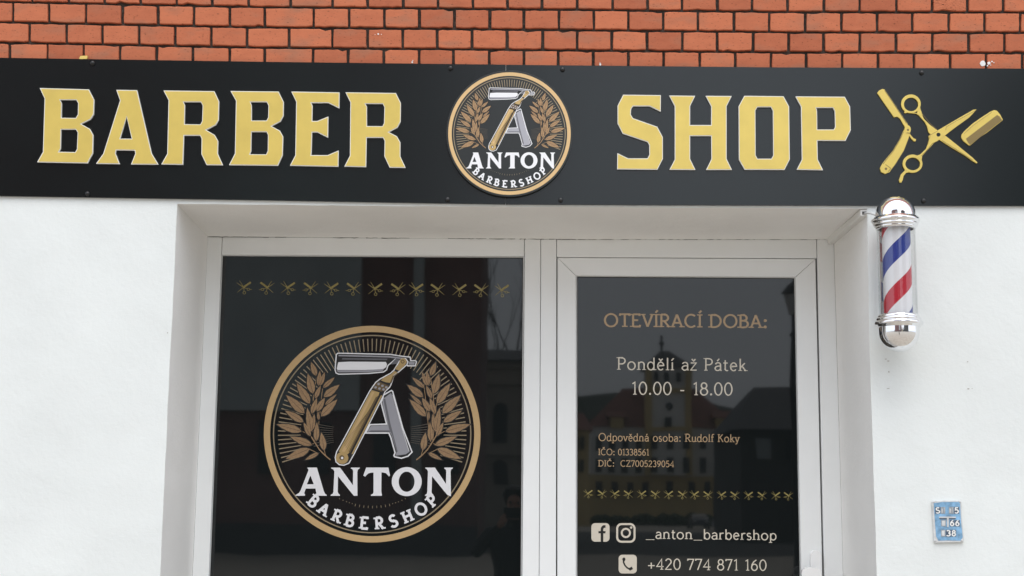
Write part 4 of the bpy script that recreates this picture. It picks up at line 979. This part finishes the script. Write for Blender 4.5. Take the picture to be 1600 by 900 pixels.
mat('forest', (0.035, 0.045, 0.03), 0.95, noise=(.02, .4)); mat('hedge_green', (0.04, 0.06, 0.03), 0.95, noise=(1, .4))
mat('tyre', (0.02, 0.02, 0.02), 0.8); mat('car_glass', (0.02, 0.025, 0.03), 0.05)
mat('car_silver', (0.45, 0.46, 0.48), 0.25, coat=.5); mat('car_dark', (0.04, 0.05, 0.07), 0.25, coat=.5); mat('car_white', (0.7, 0.7, 0.7), 0.25, coat=.5)
mat('lamp_glass', (0.6, 0.6, 0.58), 0.3)
def gable(bm, px0, px1, pyb, pyr, L, depth, inset_px=0, mi=0):
    a, b, r_ = vat(px0, pyb, L), vat(px1, pyb, L), vat((px0 + px1) / 2, pyr, L)
    x0, x1 = min(a.x, b.x) - .4, max(a.x, b.x) + .4; yf, ybk = a.y + .4, a.y - depth - .4; zb = (a.z + b.z) / 2; zr = r_.z
    ins = inset_px / 2294 * L
    v = [bm.verts.new(p) for p in ((x0, yf, zb), (x1, yf, zb), (x1, ybk, zb), (x0, ybk, zb), (x0 + ins, (yf + ybk) / 2, zr), (x1 - ins, (yf + ybk) / 2, zr))]
    for f in ((0, 1, 5, 4), (2, 3, 4, 5), (1, 2, 5), (3, 0, 4), (3, 2, 1, 0)): bm.faces.new([v[i] for i in f]).material_index = mi
def windows(parent, spots, L, m='window_dark', fr='render_white'):
    for x0, x1, y0_, y1_ in spots:
        bm = bmesh.new(); vbox(bm, x0, x1, y0_, y1_, L, -.06); o = obj('window', bm, m, parent)
th = thing('town_hall', 'town hall with a clock tower and red roof mirrored in the door glass', 'town hall', (vat(1040, 800, 200).x, vat(1040, 800, 200).y, 0))
Lh = 200
bm = bmesh.new(); vbox(bm, 923, 1150, 668, 742, Lh, 14, None); obj('wall', bm, 'render_white', th)
bm = bmesh.new(); vbox(bm, 921, 1152, 743, 790, Lh, 14.2, 0); obj('ground_floor', bm, 'render_yellow', th)
bm = bmesh.new(); gable(bm, 921, 1152, 668, 600, Lh, 14, 60); obj('roof', bm, 'roof_tile', th)
bm = bmesh.new(); vbox(bm, 1014, 1076, 575, 742, Lh - 1.2, 8, None); obj('tower', bm, 'render_white', th)
bm = bmesh.new()
for q in ((1010, 1018), (1072, 1080)): vbox(bm, q[0], q[1], 574, 742, Lh - 1.5, 2)
vbox(bm, 1010, 1080, 606, 612, Lh - 1.6, 2); vbox(bm, 1010, 1080, 668, 674, Lh - 1.6, 2); obj('corner_quoins', bm, 'render_yellow', th)
bm = bmesh.new(); gable(bm, 1010, 1080, 574, 544, Lh - 1.2, 8, 32)
c = vat(1041, 546, Lh); tube(bm, [(c.x, c.y - 5, c.z - .5), (c.x, c.y - 5, c.z + 2.4)], .18); lathe(bm, [(0, -.5), (.45, 0), (0, .5)], (c.x, c.y - 5, c.z + 1.3), 12); obj('tower_roof', bm, 'slate', th)
bm = bmesh.new(); c = vat(1044, 635, Lh - 1.3); lathe(bm, [(0, 0), (.5, 0), (.5, .1), (0, .1)], (0, 0, 0), 24)
for v in bm.verts: v.co = Vector((v.co.x + c.x, v.co.z + c.y + .05, v.co.y + c.z))
obj('clock_face', bm, 'window_dark', th)
sp = []
for x in (931, 951, 971, 993, 1017, 1042, 1067, 1092, 1115, 1137):
    for y in (682, 717): sp.append((x, x + 10, y, y + 22))
for x in (932, 955, 980, 1005, 1040, 1075, 1100, 1125): sp.append((x, x + 10, 752, 775))
sp += [(1037, 1048, 652, 668), (1022, 1029, 582, 596), (1038, 1045, 582, 596), (1056, 1063, 582, 596)]
windows(th, sp, Lh - 1.6)
for x in (963, 1129):
    bm = bmesh.new(); vbox(bm, x - 10, x + 10, 652, 670, Lh - .5, 3); gable(bm, x - 11, x + 11, 652, 641, Lh - .5, 3, 0, 1); obj('dormer', bm, ['render_yellow', 'roof_tile'], th)
yh = thing('yellow_house', 'plain yellow house at the left of the mirrored town hall', 'house', (vat(895, 800, 170).x, vat(895, 800, 170).y, 0))
bm = bmesh.new(); vbox(bm, 872, 921, 672, 790, 170, 12, 0); obj('wall', bm, 'render_yellow', yh)
bm = bmesh.new(); gable(bm, 870, 922, 672, 640, 170, 12, 12); obj('roof', bm, 'roof_tile', yh)
windows(yh, [(x, x + 6, y, y + 20) for x in (880, 889, 898, 907) for y in (682, 718)], 169.8)
sh = thing('stone_house', 'cream stone house with arched windows mirrored at the right of the shop window', 'house', (vat(800, 800, 75).x, vat(800, 800, 75).y, 0))
bm = bmesh.new(); vbox(bm, 752, 868, 566, 790, 75, 12, 0); obj('wall', bm, 'stone_cream', sh)
bm = bmesh.new(); gable(bm, 749, 871, 566, 528, 75, 12, 20); obj('roof', bm, 'slate', sh)
bm = bmesh.new()
for y in (572, 596, 706): vbox(bm, 750, 870, y, y + 4, 74.8, .3)
obj('cornice', bm, 'stone_cream', sh)
for x in (782, 828):
    for y, hh in ((640, 50), (728, 30)):
        bm = bmesh.new()
        plate(bm, [[(x - 11, y + hh), (x + 11, y + hh), (x + 11, y)] + [(x + 11 * math.cos(R(a)), y - 11 * math.sin(R(a))) for a in range(15, 180, 15)] + [(x - 11, y)]], 0, None, lambda p, Y: vat(p[0], p[1], 74.9))
        o = obj('window', bm, 'window_dark', sh)
bh = thing('brick_house', 'tall dark red brick house mirrored across the shop window', 'house', (vat(560, 800, 55).x, vat(560, 800, 55).y, 0))
a = vat(748, 800, 55); b = vat(-700, 800, 55)
bm = bmesh.new(); box(bm, min(a.x, b.x), max(a.x, b.x), a.y - 14, a.y, 0, 24); obj('wall', bm, 'old_brick', bh)
bm = bmesh.new()
v = [bm.verts.new(p) for p in ((b.x - .5, a.y + .5, 24), (a.x + .5, a.y + .5, 24), (a.x + .5, a.y - 14.5, 24), (b.x - .5, a.y - 14.5, 24), (b.x + 4, a.y - 7, 30), (a.x - 4, a.y - 7, 30))]
for f in ((0, 1, 5, 4), (2, 3, 4, 5), (1, 2, 5), (3, 0, 4), (3, 2, 1, 0)): bm.faces.new([v[i] for i in f])
obj('roof', bm, 'slate', bh)
bm = bmesh.new(); vbox(bm, -700, 747, 822, 866, 54.5, .5, 0); obj('plinth', bm, 'slate', bh)
bm = bmesh.new(); vbox(bm, 340, 572, 150, 640, 54.7, .4); obj('plaster_panel', bm, 'grey_render', bh)
bm = bmesh.new(); vbox(bm, 640, 668, 150, 812, 54.6, .4); obj('pilaster', bm, 'grey_render', bh)
for x in (60, 200, 420, 500, 600, 700):
    for y in (330, 480, 700):
        if x in (420, 500, 600, 700) and y < 600: continue
        bm = bmesh.new(); vbox(bm, x - 18, x + 18, y - 40, y + 40, 54.85, .1); obj('window', bm, 'window_dark', bh)
dh = thing('dark_house', 'dark house with a steep roof mirrored at the right of the door glass', 'house', (vat(1240, 800, 90).x, vat(1240, 800, 90).y, 0))
bm = bmesh.new(); vbox(bm, 1158, 1420, 672, 790, 90, 12, 0); obj('wall', bm, 'dark_render', dh)
bm = bmesh.new(); gable(bm, 1154, 1424, 672, 592, 90, 12, 60); obj('roof', bm, 'slate', dh)
windows(dh, [(1182, 1204, 684, 716)], 89.8, 'grey_render'); windows(dh, [(1228, 1250, 684, 716), (1290, 1312, 684, 716)], 89.8)  # the grey_render slab is a pale poster on the wall, not a window
eh = thing('corner_house', 'tall grey corner house standing far right across the square', 'house', (28, -52, 0))
bm = bmesh.new(); box(bm, 21, 45, -66, -52, 0, 22); obj('wall', bm, 'dark_render', eh)
bm = bmesh.new()
v = [bm.verts.new(p) for p in ((20.5, -51.5, 22), (45.5, -51.5, 22), (45.5, -66.5, 22), (20.5, -66.5, 22), (26, -59, 28), (40, -59, 28))]
for f in ((0, 1, 5, 4), (2, 3, 4, 5), (1, 2, 5), (3, 0, 4), (3, 2, 1, 0)): bm.faces.new([v[i] for i in f])
obj('roof', bm, 'roof_tile', eh)
for i in range(5):
    for z in (3, 7.5, 12, 16.5):
        bm = bmesh.new(); box(bm, 23 + i * 4.4, 24.6 + i * 4.4, -52, -51.9, z, z + 2.4); obj('window', bm, 'window_dark', eh)
# wooded hills
bm = bmesh.new(); row0 = []; row1 = []; row2 = []
for i in range(61):
    x = -700 + i * 1400 / 60; h_ = 95 + 22 * math.sin(i * .31) + 9 * math.sin(i * .93 + 1) + random.uniform(-2, 2)
    row0.append(bm.verts.new((x, -780, -1))); row1.append(bm.verts.new((x, -870, h_ * .7))); row2.append(bm.verts.new((x, -1000, h_)))
for A_, B_ in ((row0, row1), (row1, row2)):
    for i in range(60): bm.faces.new((A_[i], A_[i + 1], B_[i + 1], B_[i]))
obj('hills', bm, 'forest', kind='structure')
# bare tree
tre = thing('bare_tree', 'bare leafless tree mirrored at the top right of the shop window', 'tree', (vat(806, 800, 95).x, vat(806, 800, 95).y, 0))
bt, bc = bmesh.new(), bmesh.new()
rt = random.Random(3)
def grow(p, d, ln, r, lev):
    pts = [p]; q = p.copy(); dd = d.copy()
    for i in range(4):
        dd = (dd + Vector((rt.uniform(-.16, .16), rt.uniform(-.16, .16), rt.uniform(-.03, .1)))).normalized(); q = q + dd * ln / 4; pts.append(q.copy())
    tube(bt if lev == 0 else bc, pts, [r * (1 - .12 * i) for i in range(5)], 5)
    if lev < 5:
        for k in range(3 if lev < 3 else 2):
            s = pts[rt.choice((2, 3, 4)) if k else 4]
            nd = (dd + Vector((rt.uniform(-.6, .6), rt.uniform(-.6, .6), rt.uniform(.1, .5)))).normalized(); grow(s, nd, ln * rt.uniform(.62, .85), r * .58, lev + 1)
grow(Vector(tre.location), Vector((0, 0, 1)), 6.6, .22, 0)
obj('trunk', bt, 'bark', tre, True); obj('crown', bc, 'bark', tre, True)
# street lamp by the door's right edge
p = vat(1245, 800, 26)
sl = thing('street_lamp', 'black iron street lamp mirrored along the right edge of the door glass', 'street lamp', (p.x, p.y, 0))
ztop = vat(1240, 448, 26).z
bm = bmesh.new(); lathe(bm, [(0, 0), (.16, 0), (.16, .5), (.09, .6), (.07, 1.2), (.055, ztop - .9), (.09, ztop - .85), (.05, ztop - .8), (.05, ztop - .5), (0, ztop - .5)], (p.x, p.y, 0), 16); obj('post', bm, 'iron', sl, True)
bm = bmesh.new(); lathe(bm, [(.09, ztop - .5), (.17, ztop - .15), (.17, ztop - .13), (.09, ztop - .5)], (p.x, p.y, 0), 6); obj('lantern_glass', bm, 'lamp_glass', sl)
bm = bmesh.new(); lathe(bm, [(.21, ztop - .13), (.10, ztop + .02), (.03, ztop + .08), (0, ztop + .14)], (p.x, p.y, 0), 6); obj('lantern_cap', bm, 'iron', sl)
# hedge line in front of the town hall
hg = bmesh.new()
for i in range(90):
    x0_ = vat(930 + i * 2.6, 790, 185); r_ = rt.uniform(.5, .95)
    bmesh.ops.create_icosphere(hg, subdivisions=1, radius=r_, matrix=Matrix.Translation((x0_.x, x0_.y + rt.uniform(-.4, .4), r_ * .8)))
tag(obj('hedge', hg, 'hedge_green'), 'clipped dark hedge in front of the mirrored town hall', 'hedge')
# parked cars
def make_car(name, label, paint, loc, rz):
    t = thing(name, label, 'car', (0, 0, 0), 'cars parked on the square')
    bm = bmesh.new()
    prof = [(-2.1, .35), (-2.12, .75), (-1.95, .95), (-1.3, 1.0), (-.75, 1.42), (.75, 1.46), (1.35, 1.05), (1.98, .92), (2.12, .7), (2.1, .35)]
    L_ = [bm.verts.new((x, -.84 + (.14 if z > 1.2 else 0), z)) for x, z in prof]; R_ = [bm.verts.new((x, .84 - (.14 if z > 1.2 else 0), z)) for x, z in prof]
    for i in range(len(prof)): j = (i + 1) % len(prof); bm.faces.new((L_[i], L_[j], R_[j], R_[i]))
    bm.faces.new(L_[::-1]); bm.faces.new(R_); bev(obj('body', bm, paint, t), .06, 3)
    bm = bmesh.new()
    for s_ in (-1, 1):
        v = [bm.verts.new((x, s_ * y, z)) for x, y, z in ((-1.15, .85, 1.02), (1.15, .85, 1.04), (.68, .735, 1.39), (-.68, .735, 1.37))]; bm.faces.new(v)
    for sx in ((-1.30, 1.03, -.80, 1.40), (1.34, 1.08, .80, 1.44)):
        dx = -.02 if sx[0] < 0 else .02
        v = [bm.verts.new((sx[0] + dx, -.72, sx[1])), bm.verts.new((sx[0] + dx, .72, sx[1])), bm.verts.new((sx[2] + dx, .62, sx[3])), bm.verts.new((sx[2] + dx, -.62, sx[3]))]; bm.faces.new(v)
    obj('windows', bm, 'car_glass', t)
    for x in (-1.3, 1.3):
        for y in (-.84, .84):
            bm = bmesh.new(); lathe(bm, [(0, -.1), (.2, -.1), (.31, -.09), (.32, 0), (.31, .09), (.2, .1), (0, .1)], (0, 0, 0), 20)
            for v in bm.verts: v.co = Vector((v.co.x + x, v.co.z + y, v.co.y + .32))
            obj('wheel', bm, 'tyre', t, True)
    for y in (-.6, .6):
        bm = bmesh.new(); box(bm, 2.06, 2.14, y - .16, y + .16, .66, .8); obj('headlight', bm, 'lamp_glass', t)
    t.location = loc; t.rotation_euler = (0, 0, rz)
    return t
for nm, lb, pt, px, L_, rz in (('parked_car', 'small dark car facing the shop in the mirrored square', 'car_dark', 1091, 150, R(90)), ('parked_car', 'silver car parked sideways right of the mirrored dark car', 'car_silver', 1150, 140, R(20)), ('parked_car', 'white car parked at the far right of the mirrored square', 'car_white', 1212, 125, R(185))):
    p = vat(px, 800, L_); make_car(nm, lb, pt, (p.x, p.y, .004), rz)

# ------------------------------------------------------------------ the photographer, mirrored in the window
mat('skin', (0.45, 0.26, 0.19), 0.5); mat('dark_coat', (0.012, 0.013, 0.016), 0.85); mat('hair_dark', (0.03, 0.02, 0.015), 0.6); mat('phone_black', (0.01, 0.01, 0.01), 0.2); mat('eye_dark', (.02, .015, .01), .2)
PX, PY = 0.03, -5.66
per = thing('person', 'person in a dark coat holding up a phone mirrored in the shop window', 'person', (PX, PY, 0))
V, E_, Rd = [], [], []
def jt(p, r, par=None):
    V.append(Vector(p) + Vector((PX, PY, 0))); Rd.append(r)
    if par is not None: E_.append((par, len(V) - 1))
    return len(V) - 1
pel = jt((0, 0, .98), .155); w_ = jt((0, 0, 1.14), .135, pel); ch = jt((0, .0, 1.34), .15, w_); nk0 = jt((0, 0, 1.46), .075, ch); nk = jt((0, .015, 1.54), .052, nk0)
jaw = jt((0, .045, 1.60), .062, nk); hd1 = jt((0, .03, 1.67), .082, jaw); hd2 = jt((0, .02, 1.74), .062, hd1)
nose = jt((0, .125, 1.645), .012, hd1)
for s_ in (-1, 1):
    hp = jt((s_ * .10, 0, .88), .10, pel); kn = jt((s_ * .115, .015, .48), .062, hp); an = jt((s_ * .12, -.02, .09), .042, kn); he = jt((s_ * .12, .03, .045), .045, an); jt((s_ * .13, .17, .035), .035, he)
    sh_ = jt((s_ * .19, -.005, 1.42), .075, ch); el = jt((s_ * .30, .10, 1.27), .052, sh_); wr = jt((s_ * .105, .33, 1.50), .030, el); pa = jt((s_ * .085, .375, 1.545), .030, wr)
    for i in range(4):
        z = 1.525 + i * .018; ln = (.052, .062, .060, .050)[i]
        f1 = jt((s_ * .082, .392, z), .0095, pa); f2 = jt((s_ * .074, .392 + ln * .45, z), .009, f1); jt((s_ * .060, .392 + ln * .62, z + .002), .008, f2)
    t1 = jt((s_ * .075, .37, 1.52), .011, pa); jt((s_ * .05, .36, 1.545), .009, t1)
me = bpy.data.meshes.new('body'); me.from_pydata([tuple(v) for v in V], E_, []); body = bpy.data.objects.new('body', me); COL.objects.link(body)
body.parent = per; body.matrix_parent_inverse = parent_inv(per)
sk = body.modifiers.new('skin', 'SKIN')
lay = me.skin_vertices[0] if me.skin_vertices else None
if lay is None:
    bmx = bmesh.new(); bmx.from_mesh(me); bmx.verts.layers.skin.verify(); bmx.to_mesh(me); bmx.free(); lay = me.skin_vertices[0]
for i, r_ in enumerate(Rd): lay.data[i].radius = (r_, r_); lay.data[i].use_root = (i == 0)
ss = body.modifiers.new('smooth', 'SUBSURF'); ss.levels = 2; ss.render_levels = 2
dg = bpy.context.evaluated_depsgraph_get(); nm_ = bpy.data.meshes.new_from_object(body.evaluated_get(dg)); body.modifiers.clear(); body.data = nm_
nm_.materials.clear()
for n_ in ('dark_coat', 'skin'): nm_.materials.append(M[n_])
for f in nm_.polygons:
    c = f.center - Vector((PX, PY, 0)); f.use_smooth = True
    f.material_index = 1 if (c.z > 1.545 and c.y < .2) or c.y > .345 else 0
bm = bmesh.new(); bmesh.ops.create_uvsphere(bm, u_segments=24, v_segments=16, radius=1)
bmesh.ops.delete(bm, geom=[v for v in bm.verts if v.co.z < -.1 and v.co.y > -.35 or v.co.z < -.75 or (v.co.y > .55 and v.co.z < .45)], context='VERTS')
for v in bm.verts: v.co = Vector((v.co.x * .096 + PX, v.co.y * .105 + .01 + PY, v.co.z * .10 + 1.715))
obj('hair', bm, 'hair_dark', per, True)
for s_ in (-1, 1):
    bm = bmesh.new(); bmesh.ops.create_icosphere(bm, subdivisions=2, radius=.012, matrix=Matrix.Translation((PX + s_ * .032, PY + .103, 1.672))); obj('eye', bm, 'eye_dark', per, True)
bm = bmesh.new(); box(bm, PX - .08, PX + .08, -5.262, -5.253, 1.555 - .004, 1.635); bev(obj_ := obj('phone', bm, 'phone_black'), .003)
tag(obj_, 'black phone held up level in the hands of the mirrored person', 'phone')
